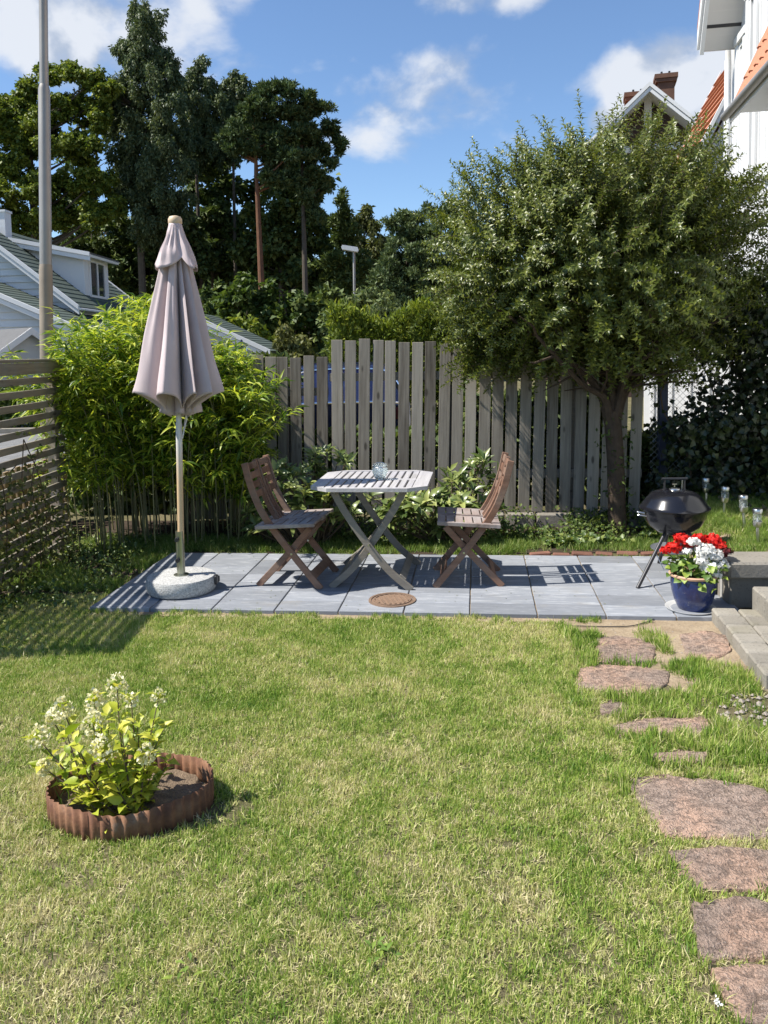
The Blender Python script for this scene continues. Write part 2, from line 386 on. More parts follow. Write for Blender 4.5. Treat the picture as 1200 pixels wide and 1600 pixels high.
M['p_white'] = leafmat('white_petal', [(.05, (.70, .68, .64)), (.5, (.80, .79, .76)), (.95, (.85, .85, .83))], .6, .25, .3, tmul=(1, 1, .95))
M['p_maroon'] = leafmat('dark_maroon_petal', [(.05, (.05, .006, .008)), (.95, (.14, .02, .02))], .6, .2, .3, tmul=(1, 1, .95))
M['p_cream'] = leafmat('cream_petal', [(.05, (.70, .64, .34)), (.5, (.84, .79, .50)), (.95, (.90, .87, .66))], .6, .3, .3, tmul=(1, 1, .95))

# ------------------------------------------------------------------ building helpers
def meta(o, label=None, cat=None, group=None, kind=None):
    if label: o['label'] = label
    if cat: o['category'] = cat
    if group: o['group'] = group
    if kind: o['kind'] = kind
    return o

def thing(name, label, cat, loc=(0, 0, 0), rot=(0, 0, 0), group=None):
    o = bpy.data.objects.new(name, None); COL.objects.link(o); o.empty_display_size = .1
    o.location = loc; o.rotation_euler = rot
    return meta(o, label, cat, group)

def link(name, me, parent=None, loc=(0, 0, 0), rot=(0, 0, 0), scale=None):
    o = bpy.data.objects.new(name, me); COL.objects.link(o)
    if parent is not None: o.parent = parent
    o.location = loc; o.rotation_euler = rot
    if scale is not None: o.scale = scale if hasattr(scale, '__len__') else (scale,) * 3
    return o

def mesh(name, V, Fc, mat, smooth=False, tint=None):
    me = bpy.data.meshes.new(name)
    V = np.asarray(V, dtype=np.float32)
    if isinstance(Fc, np.ndarray):
        nf, k = Fc.shape
        me.vertices.add(len(V)); me.vertices.foreach_set('co', V.ravel())
        me.loops.add(nf * k); me.loops.foreach_set('vertex_index', Fc.astype(np.int32).ravel())
        me.polygons.add(nf); me.polygons.foreach_set('loop_start', np.arange(0, nf * k, k, dtype=np.int32))
        me.update(calc_edges=True); me.validate()
    else:
        me.from_pydata([tuple(map(float, v)) for v in V], [], [tuple(f) for f in Fc]); me.update()
    for m in (mat if isinstance(mat, (list, tuple)) else [mat]): me.materials.append(m)
    if smooth: me.polygons.foreach_set('use_smooth', [True] * len(me.polygons))
    if tint is not None:
        a = me.attributes.new('tint', 'FLOAT', 'POINT'); a.data.foreach_set('value', np.asarray(tint, dtype=np.float32))
    return me

class MB:
    def __init__(s): s.v = []; s.f = []
    def add(s, V, Fc):
        o = len(s.v); s.v += [tuple(map(float, v)) for v in V]; s.f += [tuple(i + o for i in f) for f in Fc]; return s
    def box(s, c, size, rot=None):
        h = [x / 2 for x in size]
        P = [Vector((x, y, z)) for x in (-h[0], h[0]) for y in (-h[1], h[1]) for z in (-h[2], h[2])]
        if rot is not None: P = [(Euler(rot).to_matrix() @ p) for p in P]
        return s.add([p + Vector(c) for p in P], [(0, 1, 3, 2), (4, 6, 7, 5), (0, 4, 5, 1), (2, 3, 7, 6), (0, 2, 6, 4), (1, 5, 7, 3)])
    def tube(s, pts, r, n=8, cap=True):
        pts = [Vector(p) for p in pts]; r = r if hasattr(r, '__len__') else [r] * len(pts)
        V = []; Fc = []
        a = (pts[1] - pts[0]).normalized().orthogonal().normalized()
        for i, p in enumerate(pts):
            t = (pts[min(i + 1, len(pts) - 1)] - pts[max(i - 1, 0)]).normalized()
            a = (a - t * a.dot(t)); a = a.normalized() if a.length > 1e-6 else t.orthogonal().normalized()
            b = t.cross(a)
            V += [p + (a * math.cos(2 * math.pi * j / n) + b * math.sin(2 * math.pi * j / n)) * r[i] for j in range(n)]
        for i in range(len(pts) - 1):
            Fc += [(i * n + j, i * n + (j + 1) % n, (i + 1) * n + (j + 1) % n, (i + 1) * n + j) for j in range(n)]
        if cap: Fc += [tuple(range(n))[::-1], tuple((len(pts) - 1) * n + j for j in range(n))]
        return s.add(V, Fc)
    def lathe(s, prof, n=32, c=(0, 0, 0), caps=True):
        V = [(c[0] + r * math.cos(2 * math.pi * j / n), c[1] + r * math.sin(2 * math.pi * j / n), c[2] + z) for r, z in prof for j in range(n)]
        Fc = [(i * n + j, i * n + (j + 1) % n, (i + 1) * n + (j + 1) % n, (i + 1) * n + j) for i in range(len(prof) - 1) for j in range(n)]
        if caps: Fc += [tuple(range(n))[::-1], tuple((len(prof) - 1) * n + j for j in range(n))]
        return s.add(V, Fc)
    def prism(s, poly, axis, a, b):
        """polygon of 2-d points pushed along an axis from a to b"""
        def p3(p, q):
            return {0: (q, p[0], p[1]), 1: (p[0], q, p[1]), 2: (p[0], p[1], q)}[axis]
        n = len(poly)
        return s.add([p3(p, a) for p in poly] + [p3(p, b) for p in poly],
                     [tuple(range(n)), tuple(range(2 * n - 1, n - 1, -1))] + [(i, (i + 1) % n, n + (i + 1) % n, n + i) for i in range(n)])
    def mesh(s, name, mat, smooth=False, bev=0.0, fix=True):
        me = bpy.data.meshes.new(name); me.from_pydata(s.v, [], s.f)
        bm = bmesh.new(); bm.from_mesh(me)
        if bev: bmesh.ops.bevel(bm, geom=bm.edges[:], offset=bev, segments=1, affect='EDGES', clamp_overlap=True)
        if fix: bmesh.ops.recalc_face_normals(bm, faces=bm.faces[:])
        bm.to_mesh(me); bm.free()
        me.materials.append(mat)
        if smooth:
            me.polygons.foreach_set('use_smooth', [True] * len(me.polygons))
            try: me.set_sharp_from_angle(angle=rad(40))
            except Exception: pass
        return me
    def build(s, name, mat, parent=None, loc=(0, 0, 0), rot=(0, 0, 0), smooth=False, bev=0.0):
        return link(name, s.mesh(name, mat, smooth, bev), parent, loc, rot)

_bc = {}
def boxpart(name, size, mat, parent, loc, rot=(0, 0, 0), bev=.003):
    key = (tuple(round(x, 4) for x in size), mat.name, bev)
    if key not in _bc: _bc[key] = MB().box((0, 0, 0), size).mesh(name, mat, bev=bev)
    return link(name, _bc[key], parent, loc, rot)

def plank_path(pts, width, thick):
    """flat plank following a line in the x-z plane, thickness along y"""
    V = []; n = len(pts)
    for i, p in enumerate(pts):
        a = Vector(pts[max(i - 1, 0)]); b = Vector(pts[min(i + 1, n - 1)]); t = (b - a).normalized(); q = Vector((-t.y, t.x)) * width / 2
        for sy in (-1, 1):
            V += [(p[0] + q.x, sy * thick / 2, p[1] + q.y), (p[0] - q.x, sy * thick / 2, p[1] - q.y)]
    Fc = []
    for i in range(n - 1):
        o = i * 4; e = o + 4
        Fc += [(o, o + 1, e + 1, e), (o + 2, e + 2, e + 3, o + 3), (o, e, e + 2, o + 2), (o + 1, o + 3, e + 3, e + 1)]
    Fc += [(0, 2, 3, 1), ((n - 1) * 4, (n - 1) * 4 + 1, (n - 1) * 4 + 3, (n - 1) * 4 + 2)]
    m = MB(); m.add(V, Fc); return m

def copy_tree(o, parent=None):
    c = o.copy(); COL.objects.link(c); c.parent = parent
    for ch in list(o.children): copy_tree(ch, c)
    return c

def smooth_path(pts, n=12):
    """Catmull-Rom through 2-d or 3-d points"""
    P = [np.array(p, float) for p in pts]; P = [2 * P[0] - P[1]] + P + [2 * P[-1] - P[-2]]; out = []
    for i in range(1, len(P) - 2):
        for t in np.linspace(0, 1, n, endpoint=False):
            a, b, c, d = P[i - 1], P[i], P[i + 1], P[i + 2]
            out.append(.5 * (2 * b + (c - a) * t + (2 * a - 5 * b + 4 * c - d) * t * t + (-a + 3 * b - 3 * c + d) * t ** 3))
    out.append(P[-2]); return [tuple(p) for p in out]

def unit(v): return v / np.maximum(np.linalg.norm(v, axis=-1, keepdims=True), 1e-9)
def rdir(n): return unit(RNG.normal(size=(n, 3)))

def leaf_geo(P, D, Nn, L, Wd, fold=.25, curl=.25, quad=False, mid=.45):
    """leaf blades: base P, direction D, face normal Nn, length L, width Wd"""
    D = unit(D); S = unit(np.cross(D, Nn)); Nn = np.cross(S, D)
    L = np.broadcast_to(np.asarray(L, float).reshape(-1, 1), (len(P), 1)); Wd = np.broadcast_to(np.asarray(Wd, float).reshape(-1, 1), (len(P), 1))
    b = P; C = P + D * L * mid + Nn * L * curl * .12; t = P + D * L - Nn * L * curl * .5
    R_ = P + D * L * mid + S * Wd * .5 + Nn * (L * curl * .12 + Wd * fold); L_ = P + D * L * mid - S * Wd * .5 + Nn * (L * curl * .12 + Wd * fold)
    n = len(P); i = np.arange(n)
    if quad:
        V = np.stack([b, R_, t, L_], 1).reshape(-1, 3); Fc = (i[:, None] * 4 + np.array([0, 1, 2, 3])); return V, Fc, 4
    V = np.stack([b, R_, C, L_, t], 1).reshape(-1, 3)
    o = i[:, None, None] * 5 + np.array([[0, 1, 2], [0, 2, 3], [1, 4, 2], [2, 4, 3]])[None]
    return V, o.reshape(-1, 3), 5

def leaf_mesh(name, P, D, Nn, L, Wd, mat, tint, **kw):
    V, Fc, k = leaf_geo(np.asarray(P, float), np.asarray(D, float), np.asarray(Nn, float), L, Wd, **kw)
    return mesh(name, V, Fc, mat, tint=np.repeat(np.asarray(tint, float), k))

def one_leaf(name, mat, curl, fold, wratio, nseg=4):
    """a single unit-length leaf along +x facing +z, 24 triangles or so"""
    V = []; Fc = []
    for i in range(nseg + 1):
        t = i / nseg; wd = wratio * .5 * (math.sin(math.pi * t ** .8) ** .8 if 0 < t < 1 else 0.02)
        z = .10 * math.sin(math.pi * t) - curl * t * t
        V += [(t, -wd, z + fold * wd), (t, 0, z), (t, wd, z + fold * wd)]
    for i in range(nseg):
        o = i * 3
        Fc += [(o, o + 3, o + 4, o + 1), (o + 1, o + 4, o + 5, o + 2)]
    return mesh(name, V, Fc, mat, smooth=True, tint=[.5] * len(V))

def leaf_objects(name, parent, P, D, Nn, L, variants, n_max=300):
    """leaves as parts; the ones nearest the camera first. returns the mask of those not built"""
    base = np.array(parent.location)
    order = np.argsort(np.linalg.norm(P + base - CAMP, axis=1))[:n_max]
    for i in order:
        d = Vector(D[i]).normalized(); nn = Vector(Nn[i]); s = nn.cross(d)
        if s.length < 1e-4: s = d.orthogonal()
        s.normalize(); nn = d.cross(s)
        mt = Matrix(((d.x, s.x, nn.x), (d.y, s.y, nn.y), (d.z, s.z, nn.z)))
        o = link(name, variants[int(RNG.integers(len(variants)))], parent, tuple(P[i]), mt.to_euler(), float(L[i]))
    m = np.ones(len(P), bool); m[order] = False
    return m

def variants(name, mat, wr, tints=(.1, .35, .6, .9)):
    out = []
    for i, t in enumerate(tints):
        me = one_leaf(name, mat, .15 + .12 * (i % 3), .25 + .1 * (i % 2), wr)
        me.attributes['tint'].data.foreach_set('value', [t] * len(me.vertices)); out.append(me)
    return out

def in_poly(P, poly):
    x, y = P[:, 0], P[:, 1]; ins = np.zeros(len(P), bool); n = len(poly)
    for i in range(n):
        x1, y1 = poly[i][:2]; x2, y2 = poly[(i + 1) % n][:2]
        c = ((y1 > y) != (y2 > y)) & (x < (x2 - x1) * (y - y1) / ((y2 - y1) if y2 != y1 else 1e-9) + x1)
        ins ^= c
    return ins

def vnoise(P, s, seed=0):
    """cheap value noise 0..1 for placing things"""
    r = np.random.default_rng(seed).random((64, 64)); q = P[:, :2] * s + 100; i = np.floor(q).astype(int); f = q - i; f = f * f * (3 - 2 * f)
    g = lambda a, b: r[a % 64, b % 64]
    a = g(i[:, 0], i[:, 1]); b = g(i[:, 0] + 1, i[:, 1]); c = g(i[:, 0], i[:, 1] + 1); d = g(i[:, 0] + 1, i[:, 1] + 1)
    return (a * (1 - f[:, 0]) + b * f[:, 0]) * (1 - f[:, 1]) + (c * (1 - f[:, 0]) + d * f[:, 0]) * f[:, 1]

# ------------------------------------------------------------------ ground, patio, path, terrace, road
g_m = mesh('ground', [(-400, -200, 0), (400, -200, 0), (400, 600, 0), (-400, 600, 0)], [(0, 1, 2, 3)], M['ground'])
meta(link('ground', g_m), 'lawn soil and open ground under the garden', kind='structure')
meta(link('road', mesh('road', [(-60, 11.2, .006), (3.5, 11.2, .006), (3.5, 17.6, .006), (-60, 17.6, .006)], [(0, 1, 2, 3)], M['asphalt'])), 'pale asphalt road beyond the slatted screen', kind='structure')
kb = MB()
for y in (11.1, 17.7): kb.box((-28, y, .05), (64, .14, .12))
meta(kb.build('kerb', M['concrete'], bev=.01), 'low kerb along the asphalt road', kind='structure')

YAW = rad(-6.6)
PX = np.array([math.cos(YAW), math.sin(YAW), 0]); PYV = np.array([-math.sin(YAW), math.cos(YAW), 0])
P0 = gp(330, 951.7, .03); P0[2] = 0
def patio(c, r, z=0.0): return P0 + PX * c * .4 + PYV * r * .2 + np.array([0, 0, z])
ROWS = 7
patio_o = meta(link('patio', MB().prism([(-.81, .005), (3.19, .005), (3.19, ROWS * .2), (-.81, ROWS * .2)], 2, -.03, .019).mesh('patio', M['dirt']), None, tuple(P0), (0, 0, YAW)),
               'terrace of blue grey concrete slabs behind the lawn', kind='structure')
for c in range(-2, 8):
    for r in range(ROWS):
        gap = .004
        boxpart('slab', (.4 - gap * 2.0, .2 - gap * .7, .03), M['slab'], patio_o,
                ((c + .5) * .4, (r + .5) * .2, .0155 + random.uniform(-.0012, .0012)), (random.uniform(-.006, .006), random.uniform(-.005, .005), random.uniform(-.006, .006)), .003)
# round drain cover set in the slabs
dc = gp(613, 937, .034)
dr = thing('drain_cover', 'round rusty brown drain cover set in the grey slabs below the table', 'drain cover', (dc[0], dc[1], .0302), (0, 0, .2))
MB().lathe([(0, .0035), (.128, .0035), (.131, .001)], 40, caps=False).build('plate', M['iron'], dr)
MB().lathe([(.134, 0), (.134, .007), (.150, .007), (.152, 0)], 40, caps=False).build('rim', M['iron'], dr)
rb = MB()
for i in range(7):
    x = (i - 3) * .032; h = math.sqrt(max(.11 ** 2 - x * x, .0004)); rb.box((x, 0, .0065), (.012, 2 * h * .9, .006))
rb.lathe([(.112, .0035), (.112, .009), (.120, .009), (.120, .0035)], 36, caps=False)
rb.build('raised_bars', M['iron'], dr)

# path: strip of trodden sand with flagstones
strip = []
for c in np.linspace(-1.2, 8.6, 60): p = patio(c, 0.04); strip.append((p[0], p[1], .005))
low = []
for c in np.linspace(-1.2, 8.6, 60):
    p = patio(c, -.32 - .18 * math.sin(c * 2.1) * .3 - .12 * random.random() - (4.7 * max(0, min(1, (c - 5.2) / 1.3)) * (1 + .08 * math.sin(c * 5)))); low.append((p[0], p[1], .005))
V = strip + low; Fp = [(i, 60 + i, 61 + i, i + 1) for i in range(59)]
path_o = meta(link('path', mesh('path', V, Fp, M['dirt'])), 'sandy strip and pink flagstones running along the lawn edge', kind='structure')
STONES = [
    [(932, 994), (962, 990), (1003, 995), (1028, 1008), (1020, 1030), (972, 1034), (928, 1031)],
    [(906, 1042), (940, 1034), (990, 1036), (1046, 1045), (1046, 1062), (1020, 1081), (960, 1080), (898, 1068)],
    [(936, 1097), (955, 1091), (978, 1093), (985, 1104), (968, 1112), (940, 1111)],
    [(955, 1130), (1000, 1118), (1060, 1120), (1104, 1115), (1112, 1134), (1090, 1142), (1020, 1142), (962, 1146)],
    [(1015, 1174), (1060, 1168), (1110, 1172), (1104, 1187), (1060, 1188), (1024, 1186)],
    [(976, 1214), (1000, 1208), (1060, 1208), (1130, 1215), (1196, 1228), (1222, 1262), (1214, 1300), (1120, 1303), (1040, 1302), (1008, 1262)],
    [(1044, 1326), (1120, 1316), (1225, 1322), (1232, 1384), (1150, 1384), (1074, 1386)],
    [(1078, 1402), (1150, 1394), (1228, 1408), (1236, 1486), (1160, 1490), (1092, 1493)],
    [(1106, 1506), (1160, 1498), (1245, 1496), (1265, 1625), (1166, 1612)],
    [(1062, 988), (1100, 982), (1136, 990), (1142, 1014), (1110, 1030), (1074, 1026)],
]
STONE_G = []
for s_ in STONES:
    poly = [gp(x, y, .022)[:2] for x, y in s_]
    c0 = np.mean(poly, 0); ring = []
    for i in range(len(poly)):
        a, b = poly[i], poly[(i + 1) % len(poly)]; nseg = max(1, int(np.linalg.norm(b - a) / .035))
        for k_ in range(nseg):
            p = a + (b - a) * k_ / nseg; ring.append(p + RNG.normal(size=2) * .0035)
    STONE_G.append(np.array(poly))
    bm = bmesh.new(); n = len(ring)
    rings = []
    for sc_, z in ((1.01, -.03), (1.0, .004), (.985, .011), (.95, .0135), (.7, .0145), (.35, .0145)):
        rings.append([bm.verts.new((c0[0] + (p[0] - c0[0]) * sc_ , c0[1] + (p[1] - c0[1]) * sc_, z + (random.gauss(0, .003) if z > .01 else 0))) for p in ring])
    cv_ = bm.verts.new((c0[0], c0[1], .0147))
    for a, b in zip(rings, rings[1:]):
        for i in range(n): bm.faces.new((a[i], a[(i + 1) % n], b[(i + 1) % n], b[i]))
    for i in range(n): bm.faces.new((rings[-1][i], rings[-1][(i + 1) % n], cv_))
    me = bpy.data.meshes.new('flagstone'); bm.to_mesh(me); bm.free(); me.materials.append(M['flag'])
    me.polygons.foreach_set('use_smooth', [True] * len(me.polygons))
    link('flagstone', me, path_o)

# concrete block steps and the raised ground on the right
def terr(x, y):
    """height of the bank on the right"""
    a = np.clip((x - (1.86 + .30 * np.maximum(y - 4.95, 0))) / .34, 0, 1); a = a * a * (3 - 2 * a)
    return -.02 + a * (.30 + .012 * (y - 5))
xs = 1.80 + (np.linspace(0, 1, 64) ** 1.8) * 8; ys = np.linspace(4.99, 8.6, 44)
tv = [(x, y, float(terr(x, y)) + .012 * math.sin(x * 9 + y * 7)) for y in ys for x in xs]
tf = [(j * 64 + i, j * 64 + i + 1, (j + 1) * 64 + i + 1, (j + 1) * 64 + i) for j in range(43) for i in range(63)]
meta(link('terrace', mesh('terrace', tv, tf, M['dirt'], smooth=True)), 'raised bank of dry earth and grass beside the grill', kind='structure')

steps_o = meta(thing('steps', None, None, (0, 0, 0)), 'low concrete block steps up to the raised lawn at the right edge', kind='structure')
def blocks(x0, y0, x1, y1, ztop, h, depth, pitch, name='block', mat='concrete'):
    d = Vector((x1 - x0, y1 - y0)); n = int(round(d.length / pitch)); d.normalize(); nrm = Vector((-d.y, d.x)) if -d.y > 0 else Vector((d.y, -d.x))
    a = math.atan2(d.y, d.x)
    for i in range(n):
        c = Vector((x0, y0)) + d * pitch * (i + .5) + nrm * depth / 2
        boxpart(name, (pitch - .006, depth, h), M[mat], steps_o, (c.x + random.uniform(-.004, .004), c.y, ztop - h / 2 + random.uniform(-.003, .003)), (random.uniform(-.012, .012), random.uniform(-.012, .012), a + random.uniform(-.02, .02)), .009)
blocks(1.880, 4.60, 1.735, 3.62, .082, .14, .135, .140)
blocks(2.020, 4.58, 1.875, 3.60, .080, .14, .135, .140)
blocks(2.120, 4.62, 1.990, 3.70, .20, .18, .17, .115)
blocks(2.295, 4.60, 2.165, 3.68, .20, .18, .17, .115)
blocks(2.470, 4.60, 2.340, 3.68, .20, .18, .17, .115); blocks(2.645, 4.60, 2.515, 3.68, .20, .18, .17, .115)
boxpart('block', (.46, .26, .105), M['wallstone'], steps_o, (2.275, 4.86, .255), (.02, .01, -.05), .014)
boxpart('block', (.50, .26, .105), M['wallstone'], steps_o, (2.765, 4.84, .258), (-.01, .01, -.03), .014)
boxpart('block', (.42, .22, .20), M['wallstone'], steps_o, (2.285, 4.90, .10), (0, 0, -.05), .012)
boxpart('block', (.50, .22, .20), M['wallstone'], steps_o, (2.76, 4.88, .10), (0, 0, -.03), .012)

# ------------------------------------------------------------------ board fence behind the terrace
FA = rad(-6.0)
def board_fence(name, label, x0, y0, n, z0, topf, lean, rails):
    r = thing(name, label, 'fence', (x0, y0, 0), (0, 0, FA))
    for i in range(n):
        ztop = topf(i); h = ztop - z0 + random.uniform(-.012, .012); wd = .098 + random.uniform(-.003, .003)
        h = round(h / .01) * .01; wd = round(wd / .002) * .002
        ln = lean + random.uniform(-.006, .006)
        boxpart('board', (wd, .021, h), M['fence'], r, (.047 + i * .1215 + math.sin(ln) * (h / 2), random.uniform(-.003, .003), z0 + h / 2 + random.uniform(-.004, .004)),
                (random.uniform(-.006, .006), ln, random.uniform(-.02, .02)), .002)
    L = n * .1215
    for z in rails: boxpart('rail', (L, .045, .075), M['rail'], r, (L / 2, .036, z), (0, 0, 0))
    for k in range(0, n + 1, 9): boxpart('post', (.09, .09, topf(0) - .12), M['rail'], r, (min(max(k * .1215, .06), L - .06), .106, (topf(0) - .12) / 2))
    return r
FX, FY = -.495, 7.42
board_fence('board_fence', 'tall weathered grey board fence behind the table and under the tree', FX, FY, 23, .135, lambda i: 1.735 - .0085 * i, rad(1.5), (.48, 1.38))
sx = -.495 - 12 * .1215 * math.cos(FA) - .02
board_fence('board_fence', 'lower section of grey board fence behind the bamboo', sx, FY + 12 * .1215 * math.sin(-FA) + .02, 12, .06, lambda i: 1.60 - .002 * i, rad(1.2), (.42, 1.25))

# low stone wall under the fence
lw = thing('low_wall', 'low old stone wall showing under the foot of the board fence', 'low wall', (.45, 7.27, 0), (0, 0, FA))
x = 0
while x < 1.75:
    L = random.uniform(.22, .38); boxpart('stone', (round(L, 2) - .012, .16, .14), M['wallstone'], lw, (x + L / 2, .06 + random.uniform(-.008, .008), .06), (0, 0, random.uniform(-.03, .03)), .014); x += round(L, 2)
# red brick edging at the back of the slabs
be = thing('brick_edging', 'short row of broken red bricks edging the soil behind the slabs', 'edging', tuple(patio(5.3, ROWS + .42)), (0, 0, YAW))
for i in range(6):
    boxpart('brick', (.13 if i % 2 else .16, .07, .06), M['brick'], be, (i * .165 + random.uniform(-.01, .01), random.uniform(-.03, .03), .008 + random.uniform(-.008, .006)), (random.uniform(-.12, .12), random.uniform(-.1, .1), random.uniform(-.15, .15)), .008)
# thin black cable on the sand
cb = [gp(x, y, .012) for x, y in ((862, 979), (900, 978), (950, 979), (985, 978), (1010, 972), (1030, 964), (1048, 960))]
meta(MB().tube(smooth_path([tuple(c) for c in cb], 6), .003, 6).build('cable', M['black']), 'thin dark cable lying on the sand in front of the slabs', 'cable')

# ------------------------------------------------------------------ slatted screen on the left
tr = thing('slatted_screen', 'weathered horizontal slat screen at the left edge of the garden', 'screen', (-2.63, 4.1, 0))
TL = 2.5
for i in range(16):
    z = 1.535 - i * .0945
    if z < .06: break
    boxpart('slat', (.02, TL, .05), M['trellis'], tr, (.0, TL / 2 + random.uniform(-.01, .01), z + random.uniform(-.003, .003)), (random.uniform(-.004, .004), random.uniform(-.03, .03), 0), .002)
boxpart('cap_rail', (.095, TL + .06, .024), M['trellis'], tr, (-.025, TL / 2, 1.592), (0, .02, 0), .003)
boxpart('top_board', (.022, TL, .085), M['trellis'], tr, (.003, TL / 2, 1.535), bev=.002).location.x = .024
for y in (.1, 1.27, 2.41): boxpart('post', (.07, .07, 1.57), M['trellis_post'], tr, (-.048, y, .785), bev=.004)
# low picket fence beyond it
pk = thing('picket_fence', 'low yellowish picket fence seen through the slat screen', 'fence', (-3.15, 4.2, 0))
for i in range(34): boxpart('picket', (.018, .075, .66), M['picket'], pk, (0, i * .112, .35 + random.uniform(-.01, .01)), (0, random.uniform(-.02, .02), 0), .002)
for z in (.2, .55): boxpart('rail', (.035, 3.85, .06), M['picket'], pk, (-.03, 1.9, z), bev=.002)

# ------------------------------------------------------------------ lamp posts
b0 = at(73, 560, 8.6); t0 = at(67, -60, 8.6)
lp = thing('lamp_post', 'tall stepped grey steel lamp post rising behind the slat screen', 'lamp post', (b0[0], b0[1], 0))
ex_ = Vector((t0 - b0)); ex_ = ex_ / ex_.z
def lpz(y): return float(at(70, y, 8.6)[2])
def lpt(z): return Vector((ex_.x * z, ex_.y * z, z)) - Vector((ex_.x * b0[2], ex_.y * b0[2], 0))
z1, z2, zt = lpz(418), lpz(137), 8.8
MB().tube([lpt(-.1), lpt(z1 - .03), lpt(z1 + .03)], [.068, .068, .062], 20).build('lower_shaft', M['galvrust'], lp, smooth=True)
MB().tube([lpt(z1 + .02), lpt(z2 - .02), lpt(z2 + .03)], [.061, .058, .046], 20).build('middle_shaft', M['galv'], lp, smooth=True)
MB().tube([lpt(z2 + .02), lpt(zt)], [.044, .039], 20).build('upper_shaft', M['galv'], lp, smooth=True)
MB().tube([lpt(zt - .05), lpt(zt) + Vector((0, .1, .25)), lpt(zt) + Vector((-.1, .8, .4))], .035, 10).build('arm', M['galv'], lp, smooth=True)
MB().box(lpt(zt) + Vector((-.12, 1.05, .4)), (.22, .6, .12)).build('lamp_head', M['galv'], lp, bev=.04)

s0 = at(553, 500, 30); s1 = at(553, 394, 30)
sp = thing('street_lamp', 'slim street lamp with a flat white head above the hedge', 'street lamp', (s0[0], s0[1], 0))
MB().tube([(0, 0, 0), (s1[0] - s0[0], 0, s1[2])], [.06, .045], 12).build('pole', M['galv'], sp, smooth=True)
hm = MB(); hz = s1[2] + .06
hm.prism([(-.44, .12), (-.40, .05), (.12, -.05), (.16, .0), (.13, .09), (-.40, .18)], 1, -.15, .15)
hm.build('lamp_head', M['white'], sp, (s1[0] - s0[0], 0, hz), bev=.015)

# ------------------------------------------------------------------ white house with dark green roofs, far left
def roof_slab(a, b, c, d, t=.08):
    """roof plane a (ridge near) b (eave near) c (eave far) d (ridge far) with thickness"""
    a, b, c, d = map(Vector, (a, b, c, d)); nrm = (b - a).cross(d - a).normalized()
    if nrm.z < 0: nrm = -nrm
    m = MB(); V = [a, b, c, d] + [p - nrm * t for p in (a, b, c, d)]
    m.add(V, [(0, 1, 2, 3), (7, 6, 5, 4), (0, 4, 5, 1), (1, 5, 6, 2), (2, 6, 7, 3), (3, 7, 4, 0)]); return m
def tiled(a, b, c, d, rows, step=.03):
    """overlapping courses running along the eave, as real steps"""
    a, b, c, d = map(Vector, (a, b, c, d)); nrm = (b - a).cross(d - a).normalized()
    if nrm.z < 0: nrm = -nrm
    m = MB()
    for i in range(rows):
        f0, f1 = i / rows, (i + 1) / rows
        p, q, r_, s_ = a.lerp(b, f0), a.lerp(b, f1), d.lerp(c, f1), d.lerp(c, f0)
        V = [p + nrm * .005, q + nrm * step, r_ + nrm * step, s_ + nrm * .005, q - nrm * .02, r_ - nrm * .02]
        m.add(V, [(0, 1, 2, 3), (1, 4, 5, 2)])
    return m
def siding(x0, x1fun, z0, z1, y, pitch=.14):
    """lapped boards of a gable wall; x1fun gives the left and right end of a board at height z"""
    m = MB(); z = z0; pitch = .21
    while z < z1:
        l, r_ = x1fun(z + pitch); l0, r0 = x1fun(z)
        if r_ - l > .05:
            m.add([(l0, y - .05, z), (r0, y - .05, z), (r_, y - .004, z + pitch), (l, y - .004, z + pitch), (l0, y, z), (r0, y, z)], [(0, 1, 2, 3), (0, 4, 5, 1)])
        z += pitch
    return m

hA = at(-60, 340, 25); hE = at(125, 480, 25)                 # apex and eave of the near gable
hw = thing('white_house', 'white wooden house with dark green roof and a dormer at the far left', 'house', (hA[0], 25, 0), (0, 0, rad(-2.3)))
ax, az, exx, ez = 0, hA[2], hE[0] - hA[0], hE[2]
sl_ = (az - ez) / exx; DEP = 7.2
body = MB().prism([(-exx + .25, 0), (exx - .25, 0), (exx - .25, ez - .05), (0, az - .25), (-exx + .25, ez - .05)], 1, .35, DEP)
body.build('wall', M['whitewall'], hw)
meta(siding(0, lambda z: (-(min(exx - .25, (az - .25 - z) / sl_)), min(exx - .25, (az - .25 - z) / sl_)), 0, az - .3, .345).build('siding', M['whitewall'], hw), kind='stuff')
rf = roof_slab((0, 0, az), (exx, 0, ez), (exx, DEP, ez), (0, DEP, az)).build('roof', M['greenroof'], hw)
meta(tiled((0, 0, az), (exx, 0, ez), (exx, DEP, ez), (0, DEP, az), 17, .022).build('roof_courses', M['greenroof'], rf), kind='stuff')
roof_slab((0, 0, az), (-exx, 0, ez), (-exx, DEP, ez), (0, DEP, az)).build('roof', M['greenroof'], hw)
def barge(px, a, b, y, wdt=.2, name='bargeboard', mat='white'):
    a = Vector((a[0], y, a[1])); b = Vector((b[0], y, b[1])); m = MB()
    for k_, (o1, o2, dy) in enumerate(((.03, -.10, 0), (-.115, -.25, .03))):
        m.add([a + Vector((0, -.06 + dy, o1)), b + Vector((0, -.06 + dy, o1)), b + Vector((0, -.06 + dy, o2)), a + Vector((0, -.06 + dy, o2)),
               a + Vector((0, .03, o1)), b + Vector((0, .03, o1)), b + Vector((0, .03, o2)), a + Vector((0, .03, o2))],
              [(0, 1, 2, 3), (4, 7, 6, 5), (0, 4, 5, 1), (3, 2, 6, 7), (1, 5, 6, 2), (0, 3, 7, 4)])
    return m.build(name, M[mat], px)
barge(hw, (0, az + .02), (exx + .02, ez + .02), 0); barge(hw, (0, az + .02), (-exx, ez + .02), 0); barge(hw, (0, az + .02), (exx + .02, ez + .02), DEP + .02)
